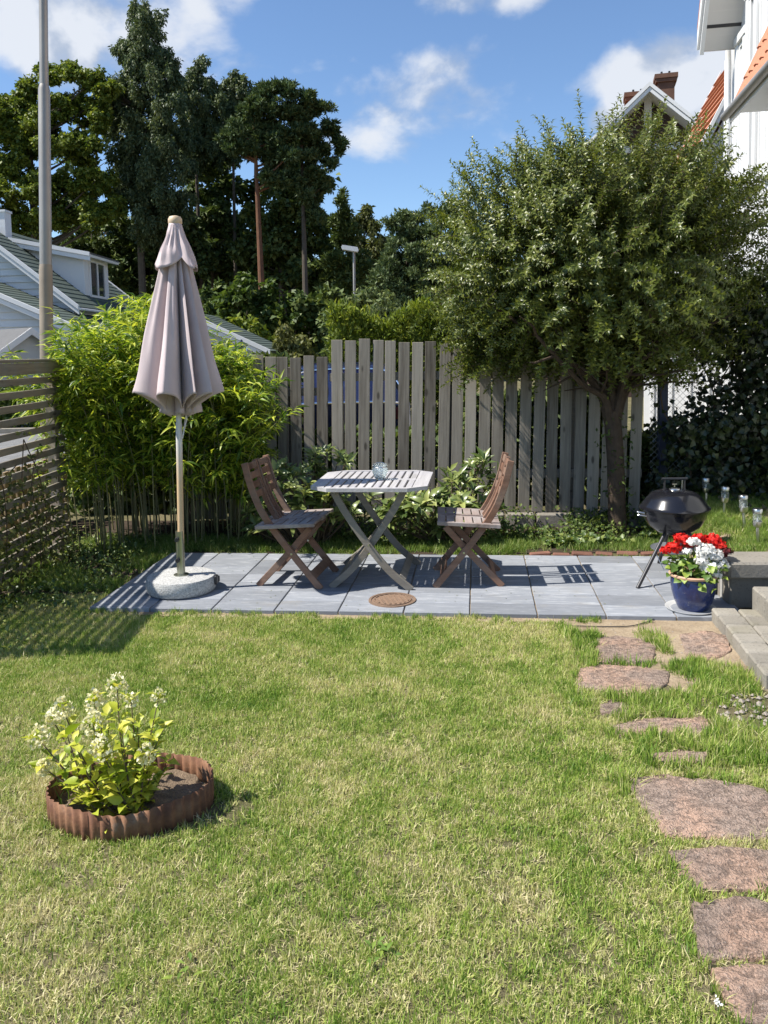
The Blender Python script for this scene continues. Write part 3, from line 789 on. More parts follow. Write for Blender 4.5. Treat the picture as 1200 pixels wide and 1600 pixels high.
MB().box((exx + .02, DEP / 2, ez - .06), (.10, DEP, .08)).build('gutter', M['white'], hw, bev=.02)
ch_c = at(6, 350, 27)
ck = MB(); cx0 = ch_c[0] - hA[0] - .12; ck.box((cx0, 2.0, ch_c[2] - .38), (.38, .42, 1.5)); ck.box((cx0, 2.0, ch_c[2] + .39), (.45, .49, .07)); ck.build('chimney', M['white'], hw)
# dormer: a box standing out of the right-hand slope
def slope_z(x): return az - sl_ * x
d0 = 1.9; dx1 = exx - .62; dzt = slope_z(.62)                # along depth, front face, top of the roof
dy0, dy1 = 2.1, 4.2
dz_f = dzt - .22 * (dx1 - .7)
dm = MB(); dm.prism([(.55, slope_z(.55) - .3), (.75, dzt - .02), (dx1, dz_f), (dx1, slope_z(dx1) - .25)], 1, dy0, dy1)
do = dm.build('dormer', M['whitewall'], hw)
tiled((.5, dy0 - .25, dzt + .10), (dx1 + .32, dy0 - .25, dz_f + .03), (dx1 + .32, dy1 + .25, dz_f + .03), (.5, dy1 + .25, dzt + .10), 6, .04).build('dormer_roof', M['greyroof'], do)
roof_slab((.5, dy0 - .25, dzt + .10), (dx1 + .32, dy0 - .25, dz_f + .03), (dx1 + .32, dy1 + .25, dz_f + .03), (.5, dy1 + .25, dzt + .10), .10).build('dormer_eave', M['white'], do)
barge(do, (.5, dzt + .12), (dx1 + .32, dz_f + .05), dy0 - .26, name='dormer_trim')
wz0, wz1 = slope_z(dx1) + .02, dz_f - .12
wm = MB()
wm.box((dx1 + .02, (dy0 + dy1) / 2, wz1), (.06, 1.3, .08)); wm.box((dx1 + .02, (dy0 + dy1) / 2, wz0), (.10, 1.4, .08))
for yy in (dy0 + .42, dy1 - .42, (dy0 + dy1) / 2): wm.box((dx1 + .02, yy, (wz0 + wz1) / 2), (.06, .07, wz1 - wz0))
wm.build('dormer_window', M['white'], do)
MB().box((dx1 + .005, (dy0 + dy1) / 2, (wz0 + wz1) / 2), (.02, 1.22, wz1 - wz0)).build('pane', M['glass'], do)
# lower front wing
wE = at(143, 520, 22.6); wA = at(-120, 410, 22.6)
wg = thing('house_wing', 'low front wing of the white house with shallow green roof', 'house', (wA[0], 22.6, 0), (0, 0, rad(-2.3)))
wx_, wz_a, wz_e = wE[0] - wA[0], wA[2], wE[2]; ws = (wz_a - wz_e) / wx_
MB().prism([(-wx_ + .2, 0), (wx_ - .2, 0), (wx_ - .2, wz_e - .05), (0, wz_a - .2), (-wx_ + .2, wz_e - .05)], 1, .3, 5.5).build('wall', M['whitewall'], wg)
meta(siding(0, lambda z: (-min(wx_ - .2, (wz_a - .2 - z) / ws), min(wx_ - .2, (wz_a - .2 - z) / ws)), 0, wz_a - .25, .295).build('siding', M['whitewall'], wg), kind='stuff')
rf = roof_slab((0, 0, wz_a), (wx_, 0, wz_e), (wx_, 5.6, wz_e), (0, 5.6, wz_a)).build('roof', M['greenroof'], wg)
meta(tiled((0, 0, wz_a), (wx_, 0, wz_e), (wx_, 5.6, wz_e), (0, 5.6, wz_a), 20, .02).build('roof_courses', M['greenroof'], rf), kind='stuff')
roof_slab((0, 0, wz_a), (-wx_, 0, wz_e), (-wx_, 5.6, wz_e), (0, 5.6, wz_a)).build('roof', M['greenroof'], wg)
barge(wg, (0, wz_a + .02), (wx_ + .02, wz_e + .02), 0); barge(wg, (0, wz_a + .02), (-wx_, wz_e + .02), 0)

# garage right of the parasol
gA = at(280, 484, 23); gE = at(422, 549, 23)
ga = thing('garage', 'low white garage with dark green roof right of the parasol', 'garage', (gA[0], 23, 0), (0, 0, rad(-2.3)))
gx, gza, gze = gE[0] - gA[0], gA[2], gE[2]; gs = (gza - gze) / gx
MB().prism([(-gx + .5, 0), (gx - .5, 0), (gx - .5, gze + .05), (0, gza - .25), (-gx + .5, gze + .05)], 1, .3, 3.8).build('wall', M['whitewall'], ga)
rf = roof_slab((0, 0, gza), (gx, 0, gze), (gx, 4.0, gze), (0, 4.0, gza)).build('roof', M['greenroof'], ga)
meta(tiled((0, 0, gza), (gx, 0, gze), (gx, 4.0, gze), (0, 4.0, gza), 15, .02).build('roof_courses', M['greenroof'], rf), kind='stuff')
roof_slab((0, 0, gza), (-gx, 0, gze), (-gx, 4.0, gze), (0, 4.0, gza)).build('roof', M['greenroof'], ga)
barge(ga, (0, gza + .02), (gx + .02, gze + .02), 0); barge(ga, (0, gza + .02), (-gx, gze + .02), 0)
# small shed at the left edge
sA = at(45, 512, 19)
sh = thing('shed', 'small pale grey shed with dark grey roof at the left edge', 'shed', (sA[0], 19, 0), (0, 0, rad(-38)))
sz = sA[2]; hw_ = .92
MB().prism([(-hw_ + .08, 0), (hw_ - .08, 0), (hw_ - .08, sz - .62), (0, sz - .08), (-hw_ + .08, sz - .62)], 0, -3.2, -.1).build('wall', M['greywall'], sh)
for s_ in (-1, 1):
    roof_slab((.12, 0, sz), (.12, s_ * hw_, sz - .62), (-3.4, s_ * hw_, sz - .62), (-3.4, 0, sz), .07).build('roof', M['greyroof'], sh)
    m = MB(); m.add([(.13, 0, sz + .0), (.13, s_ * hw_, sz - .62), (.13, s_ * hw_, sz - .78), (.13, 0, sz - .16), (.09, 0, sz), (.09, s_ * hw_, sz - .62), (.09, s_ * hw_, sz - .78), (.09, 0, sz - .16)],
                    [(0, 1, 2, 3), (4, 7, 6, 5), (0, 4, 5, 1), (3, 2, 6, 7)]); m.build('bargeboard', M['white'], sh)
for k_ in range(3): boxpart('wall_strip', (.02, .05, .9), M['rail'], sh, (-.09, -.45 + .45 * k_, .5))

# ------------------------------------------------------------------ gabled house far behind the tree
fA = at(1015, 132, 25); fL = at(905, 224, 25); fR = at(1090, 208, 25)
fh = thing('brown_house', 'dark brown gabled house with white bargeboards and brick chimneys behind the tree', 'house', (fA[0], 25, 0), (0, 0, rad(-14)))
fz = fA[2]; fsl = ((fz - fL[2]) / (fA[0] - fL[0]) + (fz - fR[2]) / (fR[0] - fA[0])) / 2; FW_ = 3.9; fe = fz - fsl * FW_
MB().prism([(-FW_ + .4, 0), (FW_ - .4, 0), (FW_ - .4, fe + .3), (0, fz - .2), (-FW_ + .4, fe + .3)], 1, .75, 8).build('wall', M['brownboard'], fh)
for s_ in (-1, 1):
    roof_slab((0, 0, fz), (s_ * FW_, 0, fe), (s_ * FW_, 8.5, fe), (0, 8.5, fz), .12).build('roof', M['orange'], fh)
    barge(fh, (0, fz + .04), (s_ * FW_, fe + .04), -.02)
    roof_slab((0, .05, fz - .16), (s_ * (FW_ - .1), .05, fe - .16 + fsl * .1), (s_ * (FW_ - .1), .75, fe - .16 + fsl * .1), (0, .75, fz - .16), .03).build('soffit', M['white'], fh)
MB().box((0, .68, fz - 1.4), (.22, .12, 2.4)).build('centre_post', M['white'], fh)
MB().box((0, .68, fz - 1.72), (3.9, .14, .20)).build('cross_beam', M['white'], fh)
for (px, py, wd, yy) in ((1008, 126, .52, 2.6), (976, 150, .62, 1.6)):
    cc = at(px, py, 25 + yy); lx = (cc[0] - fA[0]) * .97
    c_ = MB(); c_.box((lx, yy, cc[2] - .75), (wd, .55, 1.5)); c_.box((lx, yy, cc[2] - .16), (wd + .14, .68, .10)); c_.box((lx, yy, cc[2] - .03), (wd + .2, .74, .14))
    o = c_.build('chimney', M['darkbrick'], fh)
    for q in (-1, 1): MB().tube([(lx + q * .12, yy, cc[2]), (lx + q * .12, yy, cc[2] + .2)], .035, 8).build('flue', M['black'], o)

# ------------------------------------------------------------------ white house on the right
A = at(1137, 100, 13.5)
HY = rad(-9.7)
rh = thing('white_villa', 'tall white wooden house with orange tiled roofs at the right edge', 'house', (A[0], A[1], 0), (0, 0, HY))
Ri = Matrix.Rotation(-HY, 3, 'Z')
def hl(p): return Ri @ (Vector(p) - Vector((A[0], A[1], 0)))    # house coordinates
def hpx(x, y, lx):
    """point on the plane lx of the house frame seen at pixel x, y"""
    d = Ri @ Vector(ray(x, y)); o = hl((0, 0, CH)); return o + d * ((lx - o.x) / d.x)
ze = hpx(1139, 82, 0).z
VS = 1.75                                                     # the verge rises steeply towards the garden
MB().prism([(0, 0), (0, ze), (-5.2, ze + 5.2 * VS), (-10.4, ze), (-10.4, 0)], 0, 0, 6).build('wall', M['whitewall'], rh)
bt = MB(); yb = -.45
while yb > -9.5: bt.box((-.012, yb, 3.2), (.024, .045, 6.3)); yb -= .24
meta(bt.build('batten', M['whitewall'], rh), kind='stuff')
MB().box((-.02, -.10, ze / 2 - .05), (.06, .2, ze - .1)).build('corner_board', M['white'], rh)
v0 = hpx(1098, 82, -.52)
def verge(x0, x1, y, z, dy, thick, name, mat, parent=None):
    V = []
    for (yy, zz) in ((y, z), (y - dy, z + dy * VS)):
        V += [(x0, yy, zz), (x1, yy, zz), (x1, yy, zz + thick), (x0, yy, zz + thick)]
    m = MB(); m.add(V, [(0, 1, 2, 3), (7, 6, 5, 4), (0, 4, 5, 1), (1, 5, 6, 2), (2, 6, 7, 3), (3, 7, 4, 0)]); return m.build(name, M[mat], parent or rh)
sof = verge(-.50, .10, v0.y, v0.z + .02, 4.6, .04, 'soffit', 'soffit')
sm_ = MB(); q = .10
while q < 2.4:
    sm_.add([(-.50, v0.y - q, v0.z + q * VS + .018), (.0, v0.y - q, v0.z + q * VS + .018), (.0, v0.y - q - .012, v0.z + (q + .012) * VS + .018), (-.50, v0.y - q - .012, v0.z + (q + .012) * VS + .018)], [(0, 1, 2, 3)]); q += .085
meta(sm_.build('soffit_groove', M['soffit'], sof), kind='stuff')
MB().add([(-.5, v0.y - .16, v0.z + .16 * VS + .014), (.0, v0.y - .16, v0.z + .16 * VS + .014), (.0, v0.y - .185, v0.z + .185 * VS + .014), (-.5, v0.y - .185, v0.z + .185 * VS + .014)], [(0, 1, 2, 3)]).build('eave_gap', M['black'], sof)
verge(-.56, -.50, v0.y + .02, v0.z - .03, 4.6, .30, 'bargeboard', 'white'); verge(-.60, -.561, v0.y + .03, v0.z + .05, 4.6, .25, 'edge_trim', 'white')
verge(-.60, 3.0, v0.y + .03, v0.z + .32, 4.6, .08, 'roof', 'orange')
MB().box((-.22, v0.y + .03, v0.z + .10), (.56, .03, .16)).build('eave_end', M['white'], rh)
MB().tube([(-.07, -.42, ze + .9), (-.10, -.42, ze + .2), (-.07, -.36, ze - .3), (-.07, -.36, 2)], .045, 10).build('downpipe', M['white'], rh, smooth=True)
def win(y0, y1, z0, z1, lx=0.0):
    f = MB(); lo, hi = min(y0, y1), max(y0, y1)
    for yy in (lo - .06, hi + .06): f.box((lx - .035, yy, (z0 + z1) / 2), (.07, .12, z1 - z0 + .14))
    f.box((lx - .04, (lo + hi) / 2, z0 - .03), (.10, hi - lo + .3, .09)); f.box((lx - .04, (lo + hi) / 2, z1 + .05), (.09, hi - lo + .3, .12))
    fo = f.build('window', M['white'], rh, bev=.006)
    s = MB(); mid = (lo + hi) / 2
    for yy in (lo + .03, hi - .03): s.box((lx - .022, yy, (z0 + z1) / 2), (.045, .06, z1 - z0))
    for zz in (z0 + .05, z1 - .05, z0 + (z1 - z0) * .62): s.box((lx - .022, mid, zz), (.044, hi - lo - .12, .06))
    s.build('sash', M['white'], fo)
    MB().box((lx - .004, mid, (z0 + z1) / 2), (.008, hi - lo, z1 - z0)).build('pane', M['curtain'], fo)
for (a_, b_, zt_) in ((1158.5, 1167, 6.15), (1175, 1184, 6.6), (1205, 1222, 6.6)):
    win(hpx(a_, 100, 0).y, hpx(b_, 100, 0).y, 3.9, zt_)
# lean-to roof over the bay, sloping down towards the garden
pc = hpx(1149, 172, -.85); yb = pc.y; zb = pc.z
zt_ = zb + 1.95
a, b, c, d = (0, yb + .05, zt_), (-.85, yb + .05, zb), (-.85, -10, zb), (0, -10, zt_)
ro = roof_slab(a, b, c, d, .06).build('bay_roof', M['orange'], rh)
tm = MB(); av, bv = Vector(a), Vector(b); nrm = (bv - av).cross(Vector(d) - av).normalized(); nrm = nrm if nrm.z > 0 else -nrm
rows, pitch = 6, .21; yt = yb
while yt > -8:
    for i in range(rows):
        p = av.lerp(bv, i / rows); q = av.lerp(bv, (i + 1) / rows + .01)
        V = []
        for s_, hgt in ((0, .01), (.3, .055), (.6, .055), (.85, .012), (1, .004)):
            V += [(p.x + nrm.x * hgt, yt - s_ * pitch, p.z + nrm.z * hgt), (q.x + nrm.x * (hgt + .02), yt - s_ * pitch, q.z + nrm.z * (hgt + .02))]
        tm.add(V, [(2 * j, 2 * j + 1, 2 * j + 3, 2 * j + 2) for j in range(4)] + [(1, 3, 5, 7, 9)])
    yt -= pitch
meta(tm.build('roof_tiles', M['orange'], ro), kind='stuff')
m = MB(); m.add([av + Vector((-.02, .06, .06)), bv + Vector((-.04, .06, .05)), bv + Vector((-.04, .06, -.16)), av + Vector((0, .06, -.16)), av + Vector((-.02, .02, .06)), bv + Vector((-.04, .02, .05)), bv + Vector((-.04, .02, -.16)), av + Vector((0, .02, -.16))],
                [(0, 1, 2, 3), (4, 7, 6, 5), (0, 4, 5, 1), (3, 2, 6, 7), (1, 5, 6, 2)]); m.build('bay_bargeboard', M['white'], rh)
MB().box((-.47, -5 + yb / 2, zb - .02), (.78, 10 + yb, .03)).build('bay_soffit', M['white'], rh)
MB().box((-.90, -5 + yb / 2, zb - .07), (.03, 10 + yb, .13)).build('bay_fascia', M['white'], rh)
MB().tube([(-.955, -10, zb - .055), (-.955, yb + .06, zb - .055)], .05, 10).build('bay_gutter', M['galv'], rh, smooth=True)
MB().box((-.24, -5 + (yb - .45) / 2, zb / 2 - .02), (.46, 10 + yb - .45, zb)).build('bay_wall', M['greywall'], rh)
bb = MB(); yy = yb - .6
while yy > -9: bb.box((-.482, yy, zb / 2), (.024, .04, zb - .1)); yy -= .14
meta(bb.build('bay_battens', M['greywall'], rh), kind='stuff')
MB().box((-.49, yb - .50, zb / 2), (.06, .16, zb - .06)).build('bay_corner_board', M['white'], rh)
MB().box((-.50, -5 + (yb - .4) / 2, zb - .34), (.05, 10 + yb - .4, .22)).build('bay_frieze', M['white'], rh)
# steep gable wing at the far side
wy = 1.4
def wpx(x, y, ly):
    d = Ri @ Vector(ray(x, y)); o = hl((0, 0, CH)); return o + d * ((ly - o.y) / d.y)
n0, n1 = wpx(1137, 148, wy), wpx(1083, 252, wy)
q0, q1 = wpx(1140, 100, wy + 3.0), wpx(1074, 222, wy + 3.0)
dn = (n1 - n0); kx = dn.z / dn.x
top = Vector((1.2, wy, n0.z + kx * (1.2 - n0.x))); bot = Vector((n1.x - .35, wy, n1.z - .35 * kx))
MB().prism([(bot.x + .2, 0), (1.2, 0), (1.2, top.z - .3), (bot.x + .2, bot.z + .05)], 1, wy + .12, wy + 4.2).build('wing_wall', M['whitewall'], rh)
Lf = 4.4
ro = roof_slab(top, bot, bot + Vector((0, Lf, 0)), top + Vector((0, Lf, 0)), .1).build('wing_roof', M['orange'], rh)
meta(tiled(top, bot, bot + Vector((0, Lf, 0)), top + Vector((0, Lf, 0)), 14, .05).build('wing_tiles', M['orange'], ro), kind='stuff')
for yy in (wy - .03, wy + Lf): barge(rh, (top.x, top.z + .06), (bot.x, bot.z + .06), yy, name='wing_bargeboard')

# ------------------------------------------------------------------ parasol stand and parasol
ZP = .031
BC = (-1.385, 5.345)
st = thing('parasol_stand', 'round speckled granite parasol stand with grey metal tube on the slabs', 'parasol stand', (BC[0], BC[1], ZP))
MB().lathe([(.0, .004), (.215, .004), (.228, .018), (.232, .05), (.231, .085), (.222, .103), (.20, .107), (0, .107)], 56, caps=False).build('base_stone', M['granite'], st, smooth=True)
hb = MB(); hb.box((.238, -.02, .075), (.018, .05, .06)); hb.box((.236, .05, .06), (.02, .03, .04)); hb.build('grip', M['black'], st, bev=.005)
LEAN = rad(1.25)
tb = MB().lathe([(.0272, .10), (.0272, .405), (.0235, .405), (.0235, .38)], 28, caps=False).build('tube', M['base_tube'], st, smooth=True)
MB().lathe([(.05, .105), (.05, .112), (.0285, .114)], 28, caps=False).build('flange', M['base_tube'], st, smooth=True)
for z in (.355, .215):
    kn = MB(); kn.tube([(0, -.024, z), (0, -.040, z)], .008, 10); kn.tube([(0, -.038, z), (0, -.056, z)], [.017, .014], 8); kn.build('knob', M['black'], st, (-.009, 0, 0), smooth=False)
MB().box((-.011, -.0275, .285), (.004, .004, .12)).build('slot_edge', M['steel'], st)

pa = thing('parasol', 'closed dusty pink canvas parasol with pale wooden pole', 'parasol', (BC[0], BC[1], ZP), (0, LEAN, rad(8)))
PT = 2.43
def m_pole():
    m, k, b = newmat('weathered_pole_wood'); v, r = objvec(k)
    c = k.n('ShaderNodeTexCoord').outputs['Object']; z = k.n('ShaderNodeSeparateXYZ', i0=c).outputs[2]
    g = k.noise(k.vmath('MULTIPLY', c, (1, 1, .04)).outputs[0], 70, 4)
    a = k.mix(g, (.50, .34, .19), (.66, .49, .30)); gcol = k.mix(g, (.52, .51, .49), (.70, .69, .67))
    f = k.remap(k.math('ADD', z, k.math('MULTIPLY', g, .2)), .80, 1.15)
    k.set(b.inputs['Base Color'], k.mix(f, a, gcol)); k.set(b.inputs['Roughness'], .5); return m
M['pole'] = m_pole()
MB().tube([(0, 0, .18), (0, 0, 1.13)], .0205, 20).build('pole', M['pole'], pa, smooth=True)
MB().tube([(0, 0, 1.12), (0, 0, PT - .02)], .0185, 20).build('upper_pole', M['galv'] if False else M['pole'], pa, smooth=True)
MB().lathe([(0, PT - .005), (.040, PT - .005), (.045, PT + .006), (.045, PT + .030), (.036, PT + .046), (.015, PT + .052), (0, PT + .052)], 28, caps=False).build('finial', M['finial'], pa, smooth=True)

def pleated(valley, z_top, r_top, z_tip, r_tip, depth, drop, nz, per, sharp, seed, profile, arc):
    """folded cloth: broad lobes between narrow folds that run in to the pole and hang lower"""
    rg = np.random.default_rng(seed); nr = len(valley); ths = []; folds = []; lob = []; idx = []
    for i in range(nr):
        a0, a1 = valley[i], valley[(i + 1) % nr] + (2 * math.pi if i == nr - 1 else 0); dp = (depth * rg.uniform(.8, 1.08), depth * rg.uniform(.8, 1.08))
        for j in range(per):
            t = j / per; t = .5 - .5 * math.cos(math.pi * t) if False else t
            f = max((1 - t) ** sharp * dp[0], t ** sharp * dp[1])
            ths.append(a0 + (a1 - a0) * t); folds.append(f); lob.append(math.sin(math.pi * t)); idx.append(i)
    n = len(ths); V = []; wob = rg.uniform(-1, 1, (nr, 4)); amp = rg.uniform(.90, 1.06, nr)
    for iz in range(nz + 1):
        u = iz / nz
        for j in range(n):
            f = folds[j]; i = idx[j]; R = (r_top + (r_tip - r_top) * profile(u)) * (1 + (amp[i] - 1) * u)
            amt = f * min(1, .12 + u * 2.6)
            r_ = R * (1 - amt) * (1 - .07 * (1 - lob[j]) * u)
            crease = .012 * math.sin(ths[j] * 19 + 1.5 * math.sin(u * 4 + i) + wob[i][0] * 4 + u * 2) * math.sin(math.pi * min(1, u * 1.1)) * (1 - f) + .007 * math.sin(u * 9 + wob[i][2] * 5) * u * lob[j]
            crease += .0035 * math.exp(-((lob[j] - 1) / .012) ** 2) + .006 * math.sin(11 * u + 5 * ths[j] + 3 * wob[i][3]) * math.sin(4 * u - 7 * ths[j] + wob[i][1] * 3) * u
            r_ += crease * (R / r_tip); tw = .10 * wob[i][1] * u * (f + .2)
            zz = z_top + (z_tip - z_top) * u - drop * (f / depth) ** 1.5 * u ** 3 + arc * lob[j] * u ** 4
            V.append((r_ * math.cos(ths[j] + tw), r_ * math.sin(ths[j] + tw), zz))
    Fc = [(iz * n + j, iz * n + (j + 1) % n, (iz + 1) * n + (j + 1) % n, (iz + 1) * n + j) for iz in range(nz) for j in range(n)]
    m = MB(); m.add(V, Fc); return m
VAL = [rad(a) for a in (-188, -124, -74, -54, -32, 20, 78, 126)]
RIB = [rad(a) for a in (-156, -99, -64, -43, -6, 49, 102, 150)]
def cloth(name, mb):
    o = mb.build(name, M['fabric'], pa, smooth=True)
    md = o.modifiers.new('thickness', 'SOLIDIFY'); md.thickness = .003; md.offset = -1
    return o
cloth('canopy', pleated(VAL, PT - .02, .045, 1.318, .330, .70, .115, 60, 40, 4.5, 11, lambda u: u ** 1.05, .022))
cloth('vent', pleated([r + .12 for r in VAL[::2]] , PT, .043, PT - .255, .176, .36, -.03, 20, 26, 2.6, 5, lambda u: u ** 1.25, -.045))
cloth('inner_folds', pleated([a + .35 for a in VAL], 1.62, .08, 1.225, .150, .62, .055, 16, 18, 3.0, 23, lambda u: u ** .8, -.02))
for i, a in enumerate(RIB):
    m = MB(); m.tube([(.03 * math.cos(a), .03 * math.sin(a), PT - .05), (.24 * math.cos(a), .24 * math.sin(a), 1.37)], .006, 6); m.build('rib', M['finial'], pa)
MB().tube(smooth_path([(.03, -.02, 1.24), (.055, -.03, 1.17), (.045, -.03, 1.12), (.024, -.022, 1.03), (.03, -.02, 1.07), (.05, -.02, 1.19)], 6), .0035, 6).build('cord', M['white_cord'], pa, smooth=True)

# ------------------------------------------------------------------ folding table
TX, TY, TZ = -.075, 5.60, .722
tb = thing('folding_table', 'silvery grey wooden folding table with slatted eight-cornered top', 'table', (TX, TY, ZP), (0, 0, rad(-7)))
hx, hy, cx_, cy_ = .39, .405, .125, .10
top = TZ - ZP
octo = [(-hx, -hy + cy_), (-hx + cx_, -hy), (hx - cx_, -hy), (hx, -hy + cy_), (hx, hy - cy_), (hx - cx_, hy), (-hx + cx_, hy), (-hx, hy - cy_)]
ix, iy = hx - .095, hy - .042
inn = [(-ix, -iy), (-ix, -iy), (ix, -iy), (ix, -iy), (ix, iy), (ix, iy), (-ix, iy), (-ix, iy)]
m = MB(); t_ = .024
V = [(x, y, top) for x, y in octo] + [(x, y, top) for x, y in inn] + [(x, y, top - t_) for x, y in octo] + [(x, y, top - t_) for x, y in inn]
Fc = []
for i in range(8):
    j = (i + 1) % 8
    if inn[i] == inn[j]:
        Fc += [(i, j, 8 + i), (16 + j, 16 + i, 24 + i), (i, 16 + i, 16 + j, j)]
    else: Fc += [(i, j, 8 + j, 8 + i), (16 + i, 24 + i, 24 + j, 16 + j), (i, 16 + i, 16 + j, j), (8 + i, 8 + j, 24 + j, 24 + i)]
m.add(V, Fc); m.build('top_frame', M['table'], tb)
boxpart('centre_rail', (2 * ix - .002, .034, .022), M['table'], tb, (0, 0, top - .0125))
ns = 11; pw = 2 * ix / ns
for sy in (-1, 1):
    for i in range(ns):
        boxpart('slat', (round(pw - .013, 4), round(iy - .019, 4), .018), M['table'], tb, (-ix + pw * (i + .5), sy * (.0175 + (iy - .0175) / 2), top - .0115 + random.uniform(-.001, .001)), (0, random.uniform(-.01, .01), 0), .002)
for sx_ in (-1, 1): boxpart('under_rail', (.03, 2 * hy - .10, .03), M['tleg'], tb, (sx_ * .225, 0, top - .040))
A_ = smooth_path([(-.235, top - .03), (-.145, .50), (-.01, .30), (.13, .125), (.275, .0)], 5)
B_ = [(-x, z) for x, z in A_]
for sy in (-1, 1):
    for nm, pth, yy in (('leg', A_, .325), ('leg', B_, .290)):
        link(nm, plank_path(pth, .046, .024).mesh('leg', M['tleg'], bev=.003), tb, (0, sy * yy, 0))
for (x, z, a, sz_) in ((-.155, .115, .80, .60), (-.10, .185, .85, .60), (.215, .075, -.75, .64), (-.235, .03, .72, .60)):
    boxpart('stretcher', (.05, sz_ - .045, .016), M['tleg'], tb, (x, 0, z), (0, -a, 0), .002)
MB().tube([(0, -.36, .305), (0, .36, .305)], .006, 8).build('pivot_rod', M['steel'], tb)

# glass jar
jp = gp(594, 748, TZ); jr = thing('candle_jar', 'pale aqua glass candle jar standing on the table', 'jar', (jp[0], jp[1] - .02, TZ + .001))
jm = MB().lathe([(0, .0), (.030, 0), (.036, .006), (.048, .032), (.056, .056), (.055, .074), (.047, .086), (.045, .092), (.050, .098), (.050, .104), (.045, .104), (.043, .090), (.050, .072), (.051, .056), (.044, .034), (.033, .012), (0, .009)], 36, caps=False)
jm.build('bowl', M['jar'], jr, smooth=True)
MB().lathe([(.0485, .083), (.0505, .086), (.0485, .089)], 36, caps=False).build('wire_band', M['steel'], jr, smooth=True)
hd = [(.05 * math.cos(a) , -.006 , .088 + .0 + .03 * math.sin(a) * .5) for a in np.linspace(0, math.pi, 14)]
MB().tube([(p[0], p[1] + .0 + .045 * math.sin(a), p[2] + .008 * math.sin(a)) for p, a in zip(hd, np.linspace(0, math.pi, 14))], .0016, 6).build('wire_handle', M['steel'], jr)
MB().lathe([(0, .012), (.026, .012), (.026, .03), (0, .031)], 20, caps=False).build('candle', M['white_cord'], jr, smooth=True)

# ------------------------------------------------------------------ folding chairs
def make_chair(name, label, loc, rot):
    r = thing(name, label, 'chair', loc, rot, 'folding chairs at the garden table')
    long = smooth_path([(-.285, .845), (-.235, .66), (-.150, .475), (.03, .235), (.225, .0)], 5)
    short = [(-.225, .0), (.02, .255), (.150, .405)]
    for sy in (-1, 1):
        link('long_leg', plank_path(long, .044, .022).mesh('long_leg', M['chair'], bev=.003), r, (0, sy * .215, 0))
        link('short_leg', plank_path(short, .042, .022).mesh('short_leg', M['chair'], bev=.003), r, (0, sy * .185, 0))
        up = [p for p in long if p[1] > .43]
        link('inner_stile', plank_path(up, .030, .018).mesh('inner_stile', M['chair'], bev=.002), r, (0, sy * .020, 0))
        lo = [p for p in long if .43 < p[1] < .70]
        link('lower_stile', plank_path(lo, .028, .016).mesh('lower_stile', M['chair'], bev=.002), r, (.004, sy * .062, 0))
        # slats of the backrest
        for i in range(4):
            z = .815 - i * .062; x = np.interp(z, [p[1] for p in long][::-1], [p[0] for p in long][::-1])
            boxpart('back_slat', (.015, .188, .046), M['chair'], r, (x + .004, sy * .116, z), (0, rad(-15), 0), .002)
        # seat panel: two rails and cross slats
        for yy in (.012, .232):
            boxpart('seat_rail', (.415, .024, .026), M['seat'], r, (-.005, sy * (.018 + yy * .98), .428), (0, rad(-3.5), 0), .003)
        for i in range(7):
            x = -.185 + i * .060
            boxpart('seat_slat', (.0505, .192, .016), M['seat'], r, (x, sy * .1375, .434 + x * .061), (0, rad(-3.5), 0), .002)
    boxpart('stretcher', (.018, .40, .060), M['chair'], r, (.165, 0, .085), (0, rad(-38), 0), .002)
    boxpart('stretcher', (.018, .35, .050), M['chair'], r, (-.165, 0, .075), (0, rad(42), 0), .002)
    boxpart('stretcher', (.018, .35, .040), M['chair'], r, (.105, 0, .355), (0, rad(42), 0), .002)
    for sy in (-1, 1): MB().tube([(0, sy * .165, .235), (0, sy * .232, .235)], .007, 8).build('bolt', M['steel'], r, (.03, 0, 0))
    return r
c1 = make_chair('folding_chair', 'brown wooden folding chair left of the table, nearest the parasol', (-.625, 5.56, ZP), (0, 0, rad(-11)))
c2 = copy_tree(c1); c2.location = (.555, 5.49, ZP); c2.rotation_euler = (0, 0, rad(176))
c2['label'] = 'brown wooden folding chair right of the table, its back towards the grill'

# ------------------------------------------------------------------ kettle grill
GX, GY = 1.955, 5.42
gr = thing('kettle_grill', 'black round kettle grill with lid standing on a tripod', 'grill', (GX, GY, 0), (0, 0, 0))
RZ, RR = .50, .222
MB().lathe([(.0, RZ - .175), (.06, RZ - .172), (.12, RZ - .150), (.175, RZ - .105), (.205, RZ - .05), (.214, RZ - .006), (.224, RZ - .004), (.226, RZ + .004), (.214, RZ + .004), (.205, RZ - .003)], 56, caps=False).build('bowl', M['enamel'], gr, smooth=True)
lid = MB().lathe([(.222, RZ + .006), (.232, RZ + .006), (.233, RZ + .014), (.222, RZ + .020), (.214, RZ + .030), (.180, RZ + .076), (.155, RZ + .104), (.125, RZ + .120), (.07, RZ + .131), (.0, RZ + .134)], 56, caps=False).build('lid', M['enamel'], gr, smooth=True)
h = MB()
for q in (-.066, .066): h.tube([(q, 0, RZ + .130), (q, 0, RZ + .205)], .007, 8)
h.tube([(-.085, 0, RZ + .207), (.085, 0, RZ + .207)], .009, 10); h.build('handle', M['legblack'], lid, (.0, 0, 0), (0, 0, rad(-4)))
v_ = MB(); v_.lathe([(0, RZ + .135), (.036, RZ + .134), (.034, RZ + .14), (0, RZ + .142)], 20, caps=False); v_.tube([(0, 0, RZ + .15), (.0, 0, RZ + .172)], .004, 6); v_.box((0, 0, RZ + .170), (.03, .006, .006)); v_.build('vent', M['steel'], lid)
